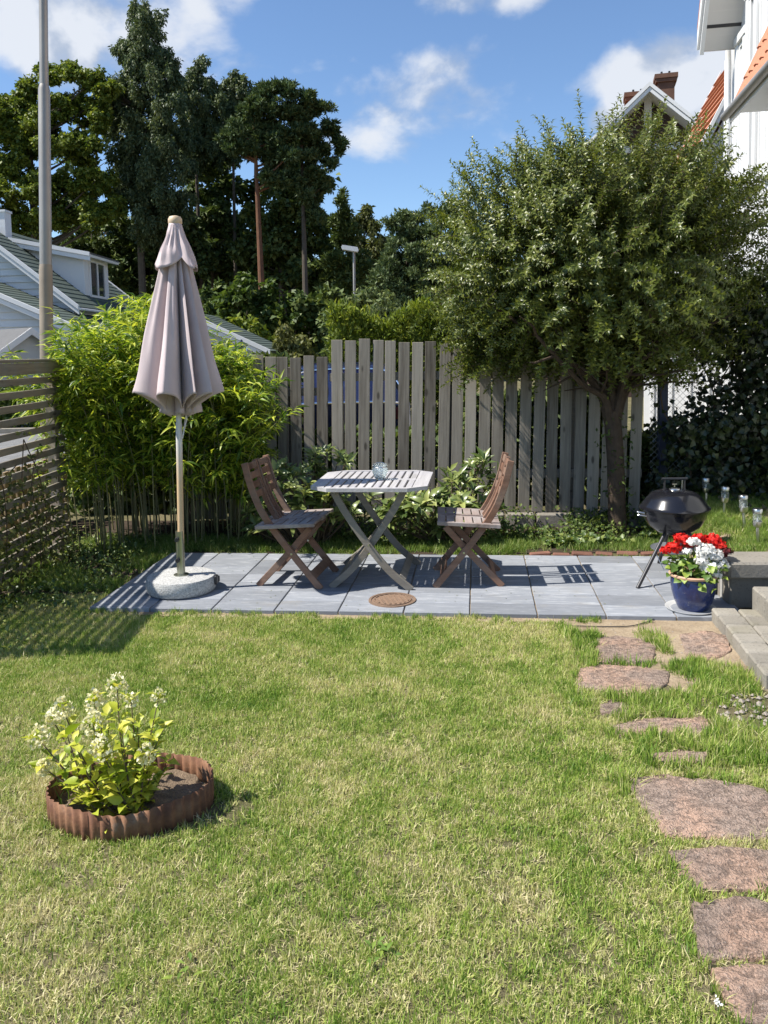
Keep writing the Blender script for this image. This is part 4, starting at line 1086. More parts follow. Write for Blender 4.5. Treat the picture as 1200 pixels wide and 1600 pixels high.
MB().tube([(.075, .07, RZ + .12), (.078, .07, RZ + .185)], .004, 6).build('thermometer_rod', M['steel'], lid)
w_ = MB(); w_.tube(smooth_path([(-.215, -.02, RZ - .012), (-.255, -.03, RZ - .008), (-.262, -.05, RZ - .006), (-.22, -.06, RZ - .012)], 5), .005, 6); w_.tube(smooth_path([(-.21, -.03, RZ - .03), (-.258, -.04, RZ - .026), (-.26, -.06, RZ - .024), (-.21, -.07, RZ - .03)], 5), .004, 6); w_.build('side_bracket', M['steel'], gr)
for (fx, fy, fz) in ((-.325, -.245, .031), (.20, -.20, .04), (.02, .36, .031)):
    d = Vector((fx, fy)); d.normalize()
    MB().tube([(d.x * .10, d.y * .10, RZ - .145), (fx, fy, fz)], .0125, 10).build('leg', M['legblack'], gr, smooth=True)
MB().lathe([(0, .215), (.12, .218), (.15, .232), (.155, .236), (.15, .228), (.11, .212), (0, .209)], 36, caps=False).build('ash_tray', M['ash'], gr, smooth=True)
MB().tube([(-.16, -.11, .225), (-.12, -.15, .12)], .003, 6).build('tray_hook', M['steel'], gr)

# ------------------------------------------------------------------ blue pot with geraniums
PXY = gp(1086, 951, .045); PXY = (PXY[0] + .012, PXY[1] + .06)
sau = MB().lathe([(0, .006), (.10, .006), (.125, .010), (.142, .022), (.146, .022), (.130, .004), (.10, 0), (0, 0)], 44, caps=False).mesh('saucer', M['saucer'], smooth=True)
meta(link('saucer', sau, None, (PXY[0] - .02, PXY[1] - .01, .020)), 'shallow pale glazed saucer under the blue pot', 'saucer')
po = thing('flower_pot', 'cobalt blue glazed flower pot with tan rim beside the concrete steps', 'flower pot', (PXY[0], PXY[1], .027))
MB().lathe([(0, 0), (.082, 0), (.088, .006), (.108, .05), (.125, .11), (.132, .155), (.131, .192), (.128, .200)], 52, caps=False).build('body', M['glaze'], po, smooth=True)
MB().lathe([(.128, .199), (.140, .204), (.142, .214), (.134, .220), (.122, .218), (.118, .19), (.115, .16)], 52, caps=False).build('rim', M['terracotta'], po, smooth=True)
MB().lathe([(0, .196), (.06, .194), (.119, .185)], 24, caps=False).build('soil', M['darksoil'], po)
LV_G = None
def petal_head(rg, c, r, n):
    P = unit(rg.normal(size=(n, 3))); P[:, 2] = np.abs(P[:, 2]) * .95 - .35; P = unit(P)
    rr = r * rg.uniform(.5, 1.12, (n, 1)); pos = np.array(c) + P * rr * np.array([1, 1, .72])
    D = unit(np.cross(P, unit(rg.normal(size=(n, 3)))) + P * .35)
    return pos - D * .011, D, unit(P + rg.normal(size=(n, 3)) * .35)
def petals(name, parent, c, r, n, mat, seed):
    rg = np.random.default_rng(seed); P, D, N_ = petal_head(rg, c, r, n)
    return link(name, leaf_mesh(name, P, D, N_, .024 * rg.uniform(.8, 1.2, n), .022, mat, rg.random(n), fold=.1, curl=.5, mid=.6), parent)
def geranium(label, heads, mat, leaf_c, nl, seed, name='flower_head'):
    g_ = thing('geranium', label, 'geranium', (PXY[0], PXY[1], .22)); rg = np.random.default_rng(seed)
    for i, (px, py, r, dy) in enumerate(heads):
        c = at(px, py, PXY[1] + dy) - np.array(g_.location)
        petals(name, g_, c, r * 1.15, int(190 * (r / .05) ** 2) + 30, mat, seed * 31 + i)
        MB().tube(smooth_path([(c[0] * .25, c[1] * .25, -.03), (c[0] * .6, c[1] * .6, c[2] * .55), (c[0], c[1], c[2] - r * .3)], 4), .0025, 5).build('stalk', M['greenstem'], g_)
    P = []; D = []
    for _ in range(nl):
        a = rg.uniform(0, 2 * math.pi); rr = rg.uniform(.03, .125); z = rg.uniform(-.03, .095) - .08 * max(0, rr - .08) * 5
        P.append((leaf_c[0] + rr * math.cos(a), leaf_c[1] + rr * math.sin(a), z + leaf_c[2])); D.append((math.cos(a) + rg.normal() * .4, math.sin(a) + rg.normal() * .4, rg.uniform(-.5, .4)))
    P, D = np.array(P), unit(np.array(D)); N_ = unit(np.array([0, 0, 1.0]) + rg.normal(size=(nl, 3)) * .45 + np.array([0, -.35, 0]))
    leaf_objects('leaf', g_, P, D, N_, rg.uniform(.032, .052, nl), LV_G, 300)
    return g_
LV_G = variants('leaf', M['l_geran'], 1.05)
geranium('scarlet geranium at the back of the blue pot', [(1066, 843, .042, .03), (1052, 856, .040, .02), (1040, 860, .026, .02), (1078, 850, .036, .05), (1093, 842, .036, .08), (1113, 844, .042, .07), (1124, 852, .032, .05)], M['p_red'], (-.03, .02, .035), 90, 3)
geranium('white geranium at the front right of the blue pot', [(1084, 847, .030, -.03), (1102, 859, .046, -.05), (1116, 868, .044, -.05), (1126, 882, .040, -.06), (1108, 886, .046, -.08), (1096, 878, .032, -.08), (1118, 897, .030, -.08), (1074, 862, .020, -.02), (1098, 868, .030, -.06)], M['p_white'], (.035, -.03, .015), 100, 4)
geranium('dark maroon faded flower head at the right of the pot', [(1136, 861, .026, .02), (1131, 867, .018, .0)], M['p_maroon'], (.07, .03, .0), 8, 5)

# wooden stake behind the pot
sk = at(1133, 925, 4.93)
stk = thing('wooden_stake', 'short weathered grey wooden stake between the blue pot and the stone step', 'stake', (sk[0], 4.93, .02))
boxpart('stake', (.05, .035, .30), M['stake'], stk, (0, 0, .15), (0, rad(2), 0), .004)
MB().tube([(-.03, -.02, .0), (-.032, -.025, .17)], .006, 6).build('wire_loop', M['white_cord'], stk)

# ------------------------------------------------------------------ solar lamps
def solar(label, p, h):
    r = thing('solar_lamp', label, 'solar lamp', (p[0], p[1], p[2] - .01), (RNG.uniform(-.05, .05), RNG.uniform(-.05, .05), 0), 'steel solar lamps in the raised grass')
    MB().tube([(0, 0, 0), (0, 0, h - .10)], .0105, 12).build('stem', M['steel'], r, smooth=True)
    MB().lathe([(.0105, h - .125), (.024, h - .118), (.030, h - .10), (.030, h - .082), (.0, h - .082)], 24, caps=False).build('collar', M['steel'], r, smooth=True)
    MB().lathe([(.0285, h - .083), (.0285, h - .02), (.0265, h - .02), (.0265, h - .083)], 24, caps=False).build('clear_tube', M['clear'], r, smooth=True)
    MB().lathe([(.030, h - .028), (.0315, h - .005), (.028, h), (0, h + .001)], 24, caps=False).build('cap', M['steel'], r, smooth=True)
    MB().tube([(0, 0, h - .082), (0, 0, h - .055)], [.008, .005], 8).build('bulb', M['white'], r, smooth=True)
for (x, y, lab, h) in ((1184, 852, 'steel solar lamp nearest the concrete steps, lowest in the picture', .255), (1163, 827, 'steel solar lamp second from the concrete steps', .255),
                       (1131, 806, 'steel solar lamp third from the steps, right of the grill lid', .235), (1104, 787, 'steel solar lamp farthest back, half hidden in shade behind the grill', .225)):
    p = gp(x, y, .29)
    for _ in range(6): p = gp(x, y, float(terr(p[0], p[1])) + .005)
    solar(lab, p, h)

# ------------------------------------------------------------------ dark blue car beyond the fence
cr0 = at(538, 560, 10.6)
car = thing('parked_car', 'dark blue parked car glimpsed through the gaps of the board fence', 'car', (cr0[0], 10.6, 0), (0, 0, rad(4)))
def loft(secs):
    """body from cross sections along y: each is (y, half width bottom, half width belt, half width top, z bottom, z belt, z top)"""
    V = []; n = 12; Fc = []
    for (y, wb, wm_, wt_2, zb_, zm, zt2) in secs:
        half = [(0, zt2), (wt_2 * .7, zt2 - .005), (wt_2, zt2 - .05), (wm_, zm), (wm_ + .01, (zm + zb_) / 2), (wb, zb_)]
        ring = [(x, y, z) for x, z in half] + [(-x, y, z) for x, z in half[::-1]]
        V += ring
    n = 12
    for i in range(len(secs) - 1): Fc += [(i * n + j, i * n + (j + 1) % n, (i + 1) * n + (j + 1) % n, (i + 1) * n + j) for j in range(n)]
    Fc += [tuple(range(n)), tuple((len(secs) - 1) * n + j for j in range(n))[::-1]]
    return MB().add(V, Fc)
loft([(-.05, .74, .80, .70, .38, .70, .95), (.06, .80, .86, .74, .3, .75, 1.0), (.18, .82, .87, .68, .28, .92, 1.14), (.55, .83, .88, .62, .28, .95, 1.42), (1.2, .83, .88, .64, .28, .95, 1.47), (2.2, .83, .88, .62, .28, .95, 1.43), (3.0, .83, .88, .74, .28, .9, .98), (4.0, .8, .84, .70, .3, .7, .82), (4.2, .72, .78, .62, .38, .62, .72)]).build('body', M['bluepaint'], car, smooth=True)
MB().add([(-.60, .165, 1.06), (.60, .165, 1.06), (.54, .50, 1.37), (-.54, .50, 1.37)], [(0, 1, 2, 3)]).build('rear_window', M['glass'], car)
MB().tube(smooth_path([(-.78, .05, 1.06), (-.66, .30, 1.28), (-.50, .47, 1.365), (0, .49, 1.385), (.50, .47, 1.365), (.66, .30, 1.28), (.78, .05, 1.06)], 6), .014, 8).build('window_trim', M['chrome'], car, smooth=True)
MB().tube(smooth_path([(-.78, -.04, .93), (-.4, -.075, .955), (.4, -.075, .955), (.78, -.04, .93)], 6), .016, 8).build('tail_trim', M['chrome'], car, smooth=True)
for q in (-1, 1):
    MB().box((q * .66, -.02, .80), (.22, .1, .16)).build('tail_light', M['p_maroon'], car, bev=.02)
    for yy in (.75, 3.3): MB().tube([(q * .66, yy, .31), (q * .86, yy, .31)], .31, 20).build('wheel', M['tyre'], car)

# small garden lantern on a post behind the lower fence
la = at(378, 552, 7.9)
ln_ = thing('post_lantern', 'small dark blue lantern on a post behind the lower fence', 'lantern', (la[0], 7.9, 0))
lz = la[2]
MB().tube([(0, 0, 0), (0, 0, lz)], .02, 10).build('post', M['lantern'], ln_)
MB().lathe([(.03, lz), (.045, lz + .01), (.055, lz + .07), (.03, lz + .075)], 6).build('glass_body', M['clear'], ln_)
MB().lathe([(.068, lz + .07), (.04, lz + .10), (.014, lz + .112), (.010, lz + .13), (0, lz + .135)], 6, caps=False).build('cap', M['lantern'], ln_)

# ------------------------------------------------------------------ rusty corrugated ring with hydrangea
RC = np.array([-.928, 2.775, 0])
def ring_pt(a):
    return np.array([.275 * math.cos(a) * (1 + .04 * math.cos(2 * a + .6)), .205 * math.sin(a) * (1 + .03 * math.sin(3 * a)), 0])
NW = 46; NA = NW * 10
ct = math.cos(.12); stn = math.sin(.12)
Vr = []
for z in (-.03, .03, .098):
    for i in range(NA):
        a = 2 * math.pi * i / NA; p = ring_pt(a); rr = np.linalg.norm(p); off = .0040 * math.cos(NW * a)
        p = p * (1 + off / rr) * (1 + .05 * (z - .03)); zz = z + (.004 * math.sin(5 * a) + .004 * math.sin(2 * a + 1) if z > .05 else 0)
        Vr.append((p[0] * ct - p[1] * stn, p[0] * stn + p[1] * ct, zz))
ring = thing('corrugated_ring', 'rusty corrugated steel edging ring around the shrub in the lawn', 'edging ring', tuple(RC))
ro_ = mesh('rim_band', Vr, [(k_ * NA + i, k_ * NA + (i + 1) % NA, (k_ + 1) * NA + (i + 1) % NA, (k_ + 1) * NA + i) for k_ in (0, 1) for i in range(NA)], M['rust'], smooth=True)
ro_ = link('rim_band', ro_, ring); md = ro_.modifiers.new('thickness', 'SOLIDIFY'); md.thickness = .0022
Vs = [(0, 0, .05)]; nsg = 48
for k_, (sc_, z) in enumerate(((.35, .045), (.65, .036), (.97, .03))):
    for i in range(nsg):
        p = ring_pt(2 * math.pi * i / nsg) * sc_; Vs.append((p[0] * ct - p[1] * stn, p[0] * stn + p[1] * ct, z + RNG.normal() * .005))
Fs = [(0, 1 + i, 1 + (i + 1) % nsg) for i in range(nsg)] + [(1 + k_ * nsg + i, 1 + (k_ + 1) * nsg + i, 1 + (k_ + 1) * nsg + (i + 1) % nsg, 1 + k_ * nsg + (i + 1) % nsg) for k_ in (0, 1) for i in range(nsg)]
meta(link('soil', mesh('soil', Vs, Fs, M['soil'], smooth=True), ring), kind='stuff')

hy = thing('hydrangea', 'young lime green hydrangea with cream flower panicles growing in the rusty ring', 'shrub', (RC[0] + .0, RC[1], .04))
HL = np.array(hy.location); rg = np.random.default_rng(21)
tips = []
for (px, py, dy) in ((183, 1075, .02), (148, 1098, -.06), (98, 1108, 0), (82, 1125, .06), (60, 1155, -.02), (145, 1132, -.12), (68, 1200, -.08), (158, 1172, -.16), (228, 1180, -.14), (205, 1095, .08), (248, 1090, .0),
                     (118, 1165, -.16), (255, 1140, .05), (262, 1195, .06), (190, 1140, -.12), (120, 1230, -.14), (235, 1215, -.1), (175, 1215, -.18), (140, 1255, -.17), (215, 1130, -.02), (90, 1190, .05), (170, 1120, .08), (240, 1160, -.08), (105, 1150, -.1), (150, 1150, .0), (200, 1160, .02), (130, 1190, 0), (185, 1190, .06), (225, 1150, .04), (110, 1210, -.04), (155, 1225, -.05), (250, 1220, .0), (200, 1235, -.06)):
    tips.append(at(px, py, RC[1] + dy) - HL)
fl = 11
Pl, Dl, Nl, Ll = [], [], [], []
base0 = np.array(gp(205, 1272, .05)) - HL
for i, t in enumerate(tips):
    b_ = base0 + np.array([rg.normal() * .022, rg.normal() * .022, -.02]); mid_ = b_ * .45 + t * .55 + np.array([0, 0, -.03]) + rg.normal(size=3) * .012
    pth = smooth_path([tuple(b_), tuple(mid_), tuple(t)], 6)
    MB().tube(pth, list(np.linspace(.0045, .0018, len(pth))), 6).build('stem', M['stem'], hy, smooth=True)
    pts = np.array(pth)
    for s_ in np.linspace(.28, 1.0, 9):
        q = pts[min(int(s_ * (len(pts) - 1)), len(pts) - 1)]; ax_ = unit(pts[-1] - pts[-4]); a0 = rg.uniform(0, 6.28)
        for w_i in range(2 if s_ < .95 else 4):
            a = a0 + w_i * (math.pi if s_ < .95 else 2.1); o1 = np.array([math.cos(a), math.sin(a), .25 + rg.normal() * .25])
            Pl.append(q + rg.normal(size=3) * .006); Dl.append(unit(o1 + ax_ * .45)); Nl.append(unit(np.array([0, 0, 1.0]) + rg.normal(size=3) * .3 - .25 * o1)); Ll.append(rg.uniform(.036, .066))
LV_H = variants('leaf', M['l_hydra'], .55)
Pl, Dl, Nl, Ll = map(np.array, (Pl, Dl, Nl, Ll)); mk = leaf_objects('leaf', hy, Pl, Dl, Nl, Ll, LV_H, 300)
meta(link('foliage', leaf_mesh('foliage', Pl[mk], Dl[mk], Nl[mk], Ll[mk], Ll[mk] * .52, M['l_hydra'], rg.random(mk.sum())), hy), kind='stuff')
for i in range(fl):
    t = tips[i]; n = 105 if i not in (9, 10) else 50; s_ = rg.uniform(.029, .040) * (1 if i not in (9, 10, 8, 6) else .72)
    d = rdir(n); rr = rg.uniform(.4, 1, (n, 1)) ** .4; q = d * rr * np.array([s_, s_, s_ * 1.15]); q[:, :2] *= (1.0 - .45 * np.clip(q[:, 2:3] / s_ + .1, 0, 1)); q += t + np.array([0, 0, s_ * .2])
    link('flower_panicle', leaf_mesh('flower_panicle', q, unit(rdir(n) + d), unit(d + rdir(n) * .5), .0135, .0135, M['p_cream'], rg.random(n), quad=True, mid=.5, fold=.1), hy)
gt = 60; P = np.stack([rg.normal(size=gt) * .05 - .12, rg.normal(size=gt) * .05 - .02, np.zeros(gt)], 1)
link('grass_tuft', leaf_mesh('grass_tuft', P, unit(rdir(gt) * .5 + np.array([0, 0, 1.0])), rdir(gt), rg.uniform(.08, .15, gt), .005, M['lush'], rg.random(gt), curl=.5), hy)

# ------------------------------------------------------------------ rhododendrons at the fence
LV_R = variants('leaf', M['l_rhodo'], .38)
def rhodo(label, base, heads, seed, lean_up=.5, nl=(9, 13)):
    r = thing('rhododendron', label, 'shrub', tuple(base)); rg = np.random.default_rng(seed); B = np.array(base)
    P, D, N_, L = [], [], [], []
    heads = list(heads) + [np.array(h) + rg.normal(size=3) * np.array([.07, .07, .05]) for h in heads[::2] + heads[1::3]]
    for h in heads:
        c = np.array(h) - B; c[2] = max(c[2], .10)
        p0 = np.array([c[0] * .25 + rg.normal() * .04, c[1] * .4, .0]); pth = smooth_path([tuple(p0), tuple(c * .55 + np.array([0, 0, -.05])), tuple(c)], 4)
        MB().tube(pth, list(np.linspace(.009, .004, len(pth))), 5).build('stem', M['stem'], r)
        n = rg.integers(*nl); ax_ = unit(np.array([c[0] * .8 + rg.normal() * .25, -.35 + rg.normal() * .25, lean_up + rg.uniform(0, .6)])); s1 = unit(np.cross(ax_, rg.normal(size=3))); s2 = np.cross(ax_, s1)
        for i in range(n):
            a = i * 2.4 + rg.normal() * .2; out = s1 * math.cos(a) + s2 * math.sin(a); tilt = rg.uniform(.15, 1.0) if i < n * .75 else rg.uniform(1.0, 2.0)
            d = unit(out + ax_ * tilt * .8); P.append(c - ax_ * rg.uniform(0, .07)); D.append(d); N_.append(unit(ax_ - out * .25 + rg.normal(size=3) * .12)); L.append(rg.uniform(.095, .145) * (1 if tilt < 1 else .7))
    P, D, N_, L = map(np.array, (P, D, N_, L))
    m = leaf_objects('leaf', r, P, D, N_, L, LV_R, 300)
    if m.any(): meta(link('foliage', leaf_mesh('foliage', P[m], D[m], N_[m], L[m], L[m] * .33, M['l_rhodo'], rg.random(m.sum())), r), kind='stuff')
    return r
rg = np.random.default_rng(5)
hd = []
for (px, py, Y) in ((510, 705, 6.85), (530, 712, 6.8), (488, 715, 6.85), (540, 722, 6.75), (500, 728, 6.75), (470, 738, 6.6), (450, 742, 6.55), (440, 760, 6.45), (462, 762, 6.4), (480, 755, 6.5), (495, 765, 6.5), (430, 778, 6.5), (410, 790, 6.6), (395, 772, 6.7),
                    (455, 790, 6.45), (475, 780, 6.5), (500, 790, 6.5), (525, 772, 6.6), (540, 785, 6.55), (520, 800, 6.5), (490, 815, 6.5), (460, 815, 6.5), (400, 820, 6.6), (540, 810, 6.6), (430, 808, 6.5), (445, 735, 6.7), (520, 745, 6.8), (550, 800, 6.5), (385, 800, 6.75), (415, 760, 6.7), (508, 775, 6.45)):
    hd.append(at(px, py, Y))
rhodo('taller rhododendron between the left chair and the table, leaning out past the fence', (-.62, 6.72, 0), hd, 41)
hd = []
for (px, py, Y) in ((600, 792, 6.6), (625, 775, 6.65), (645, 778, 6.6), (660, 770, 6.6), (680, 776, 6.6), (700, 765, 6.7), (715, 745, 6.75), (735, 725, 6.8), (748, 722, 6.85), (755, 735, 6.8), (728, 750, 6.7), (740, 765, 6.6), (760, 760, 6.7), (690, 790, 6.5),
                    (655, 800, 6.5), (630, 808, 6.5), (610, 818, 6.5), (670, 815, 6.5), (705, 800, 6.5), (730, 790, 6.5), (755, 785, 6.6), (640, 825, 6.5), (690, 825, 6.5), (590, 805, 6.6), (720, 775, 6.55), (768, 745, 6.8), (665, 785, 6.45), (710, 815, 6.5), (640, 795, 6.45), (580, 775, 6.7), (750, 805, 6.6), (735, 745, 6.85), (615, 795, 6.5)):
    hd.append(at(px, py, Y))
rhodo('wide low rhododendron behind the table and the right chair', (.55, 6.72, 0), hd, 42)
# plastic loop on a peg by the fence
lo = at(694, 764, 6.95); o_ = MB().tube([(.028 * math.cos(a), .006 * math.sin(a * 2), .056 * math.sin(a)) for a in np.linspace(0, 2 * math.pi, 25)], .005, 6).build('hose_loop', M['greenstem'], None, tuple(lo))
meta(o_, 'small pale green hose loop standing up between table and right chair', 'hose')

# ------------------------------------------------------------------ bamboo
bm_o = thing('bamboo', 'large clump of bright yellow green bamboo filling the left corner behind the parasol', 'bamboo', (-1.85, 6.75, 0))
BB = np.array(bm_o.location); rg = np.random.default_rng(77)
OUT = [(90, 560), (110, 535), (150, 515), (195, 505), (225, 480), (250, 470), (280, 490), (320, 520), (350, 545), (385, 560), (415, 590), (440, 640)]
ox = np.array([o[0] for o in OUT]); oy = np.array([o[1] for o in OUT])
Pb, Db, Nb, Lb = [], [], [], []
nc = 185
for i in range(nc):
    bx = rg.uniform(-2.62, -1.22); by = 6.55 + rg.uniform(0, 1.1) + .12 * (bx + 1.8)
    dx = rg.normal() * .16 + (bx + 1.75) * .30; dy = rg.normal() * .18 - .08
    px_g = np.interp(600 + (bx + dx) / by * 1265, [90, 440], [90, 440])
    topz = float(at(px_g, np.interp(px_g, ox, oy), by + dy)[2]) * rg.uniform(.72, 1.0) if i % 3 else float(at(px_g, np.interp(px_g, ox, oy), by + dy)[2]) * rg.uniform(.93, 1.02)
    pth = smooth_path([(bx, by, -.02), (bx + dx * .12, by + dy * .1, topz * .4), (bx + dx * .42, by + dy * .45, topz * .78), (bx + dx, by + dy, topz)], 4)
    pts = np.array(pth) - BB
    if i < 120: MB().tube([tuple(p) for p in pts], list(np.linspace(.0065, .0018, len(pts))), 5, cap=False).build('cane', M['cane'], bm_o, smooth=True)
    ntw = 17
    for s_ in np.linspace(.26 if by > 7.0 else .36, 1.0, ntw):
        q = pts[min(int(s_ * (len(pts) - 1)), len(pts) - 1)] + rg.normal(size=3) * .02
        a = rg.uniform(0, 6.28); o1 = np.array([math.cos(a), math.sin(a) - .15, .35]); o1 /= np.linalg.norm(o1); tl = rg.uniform(.10, .30)
        tw_tip = q + o1 * tl + np.array([0, 0, -.10 * tl])
        if s_ > .8: tw_tip = q + unit(np.array([o1[0] * .8, o1[1] * .8, .55])) * tl * .8
        for j in range(10):
            u = j / 9; b_ = q + (tw_tip - q) * (.35 + .65 * u); sd = rg.normal(size=3) * .75; sd[2] = sd[2] * .45 - .25
            Pb.append(b_); Db.append(unit(unit(tw_tip - q) * .8 + sd)); Nb.append(unit(np.array([0, 0, 1.0]) + rg.normal(size=3) * .45)); Lb.append(rg.uniform(.08, .145))
Pb, Db, Nb, Lb = map(np.array, (Pb, Db, Nb, Lb))
LV_B = variants('leaf', M['l_bamboo'], .155)
# leaves one can pick out on the outside of the clump, the rest as one mass of foliage
msk = leaf_objects('leaf', bm_o, Pb, Db, Nb, Lb, LV_B, 300)
meta(link('foliage', leaf_mesh('foliage', Pb[msk], Db[msk], Nb[msk], Lb[msk], Lb[msk] * .16, M['l_bamboo'], rg.random(msk.sum()), curl=.45, mid=.38), bm_o), kind='stuff')

# creeper on the slatted screen and low weeds under it
rg = np.random.default_rng(9)
n = 1500; P = np.stack([-2.60 + rg.uniform(-.03, .12, n), 4.3 + rg.uniform(0, 2.2, n), rg.beta(1.3, 2.2, n) * 1.15], 1)
P = P[vnoise(P[:, [1, 2]], 3.2, 3) > .42]; n = len(P)
cp = thing('creeper', 'thin creeper climbing the lower half of the slat screen', 'creeper', (-2.6, 4.3, 0))
meta(link('foliage', leaf_mesh('foliage', P - np.array([-2.6, 4.3, 0]), unit(rdir(n) + np.array([.5, 0, -.3])), unit(rdir(n) * .7 + np.array([.6, -.2, .6])), rg.uniform(.03, .06, n), .03, M['l_olive'], rg.random(n)), cp), kind='stuff')
vt = MB()
for i in range(9):
    y0 = rg.uniform(.1, 2.0); vt.tube(smooth_path([(.02, y0, 0), (.04, y0 + rg.normal() * .1, .35), (.03, y0 + rg.normal() * .2, .7), (.05, y0 + rg.normal() * .25, rg.uniform(.8, 1.1))], 5), .004, 5)
vt.build('vine', M['stem'], cp)
def cover(name, label, P, mat, L, seed, up=.6, wr=.6):
    rg = np.random.default_rng(seed); n = len(P)
    return meta(link(name, leaf_mesh(name, P, unit(rdir(n) + np.array([0, 0, .25])), unit(rdir(n) * .6 + np.array([-.25, -.25, 1.0])), rg.uniform(.6, 1.3, n) * L, L * wr, M[mat], rg.random(n))), label, kind='stuff')
n = 15000; P = np.stack([rg.uniform(-3.3, -1.2, n), rg.uniform(4.3, 7.4, n), np.zeros(n)], 1)
q = (P - P0); cc = q @ PX / .4; rr = q @ PYV / .2
ok = ((cc < -2.05) | (rr > ROWS + .1)) & ((P[:, 1] > 5.0) | (P[:, 0] < -2.0)) & (vnoise(P, 2.3, 1) + rg.normal(size=n) * .12 > .60)
P = P[ok]; P[:, 2] = rg.beta(1.2, 3, len(P)) * .10
cover('ground_cover', 'low shaded weeds under the bamboo and the slat screen', P, 'l_ground', .042, 2)
dsx = [(-3.4, 5.2), (-2.0, 5.3), (-1.75, 6.35), (3.2, 6.15), (3.2, 7.35), (-3.4, 7.9)]
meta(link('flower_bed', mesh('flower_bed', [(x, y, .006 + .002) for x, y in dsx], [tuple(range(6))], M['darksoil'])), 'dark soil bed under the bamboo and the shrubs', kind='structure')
# twigs and dead leaves on the bed
n = 500; P = np.stack([rg.uniform(-3.0, -1.5, n), rg.uniform(4.9, 7.2, n), rg.uniform(.012, .03, n)], 1)
q = (P - P0); ok = (q @ PX / .4 < -2.05) | (q @ PYV / .2 > ROWS + .1); P = P[ok]; n = len(P)
cover('leaf_litter', 'fallen pale leaves on the soil under the bamboo', P, 'p_cream' if False else 'l_olive', .03, 12)

# ivy mat and small plants along the foot of the fence
n = 6500; P = np.stack([rg.uniform(-.5, 2.6, n), rg.uniform(6.55, 7.28, n), np.zeros(n)], 1)
P[:, 2] = .02 + rg.random(n) * .10 + np.clip((P[:, 1] - 6.9) * .35, 0, .16); P = P[(vnoise(P, 4.2, 6) + rg.normal(size=n) * .1 > .40)]
P = P[(np.abs(P[:, 1] - (7.42 - .105 * (P[:, 0] + .5))) > .05)]
cover('ivy_mat', 'small leaved ivy mat at the foot of the fence', P, 'l_bush', .036, 3, wr=.8)
n = 900; P = np.stack([rg.uniform(1.3, 2.3, n), rg.uniform(6.38, 6.62, n), np.zeros(n)], 1); P[:, 2] = .015 + rg.random(n) * .05; P = P[vnoise(P, 5, 8) > .5]
cover('ivy_edge', 'pale green ivy creeping to the edge of the slabs', P, 'l_ground', .05, 4, wr=.9)

# ------------------------------------------------------------------ the tree in front of the fence
T0 = np.array([1.985, 6.86, 0])
tree = thing('willow_leaved_tree', 'round leafy small tree with narrow glossy leaves in front of the fence', 'tree', tuple(T0)); rg = np.random.default_rng(101)
CC = at(945, 388, 6.8) - T0 + np.array([.03, .20, -.07]); RX, RY, RZ_ = 1.50, 1.26, 1.10
tk = MB()
fork = np.array([-.04, .02, 1.06])
tk.tube(smooth_path([(0.02, 0, -.05), (0.0, 0, .12), (-.015, .0, .6), tuple(fork)], 6), [.108, .096, .088, .083, .080, .078, .077, .076, .075, .074, .074, .073, .072, .072, .072, .072, .072, .071, .068], 14)
limbs = []
for (dx, dy, dz) in ((-.95, -.15, .75), (-.55, .25, 1.05), (-.15, -.3, 1.15), (.25, .3, 1.2), (.55, -.2, 1.0), (1.05, .1, .80), (-.75, -.55, .55), (.75, .5, .75), (.1, .0, 1.45), (.45, -.6, .6), (-.3, .5, .8)):
    e = fork + np.array([dx, dy, dz + .1]); mid_ = fork + np.array([dx * .35, dy * .35, dz * .52]) + rg.normal(size=3) * .04
    pth = smooth_path([tuple(fork + np.array([dx * .03, dy * .03, -.10])), tuple(fork + np.array([dx * .12, dy * .12, dz * .22])), tuple(mid_), tuple(e)], 5)
    tk.tube(pth, list(np.linspace(.042, .012, len(pth))), 8); limbs.append(np.array(pth))
    for s_ in (.45, .6, .75, .9, 1.0):
        q = limbs[-1][int(s_ * (len(pth) - 1))]; e2 = q + unit(rg.normal(size=3) + np.array([dx, dy, .6])) * rg.uniform(.35, .6)
        tk.tube([tuple(q), tuple((q + e2) / 2 + rg.normal(size=3) * .03), tuple(e2)], [.014, .009, .004], 5)
tk.build('trunk', M['bark'], tree, smooth=True)
NTW = 4100
tw = MB(); Pl, Dl, Nl, Ll = [], [], [], []
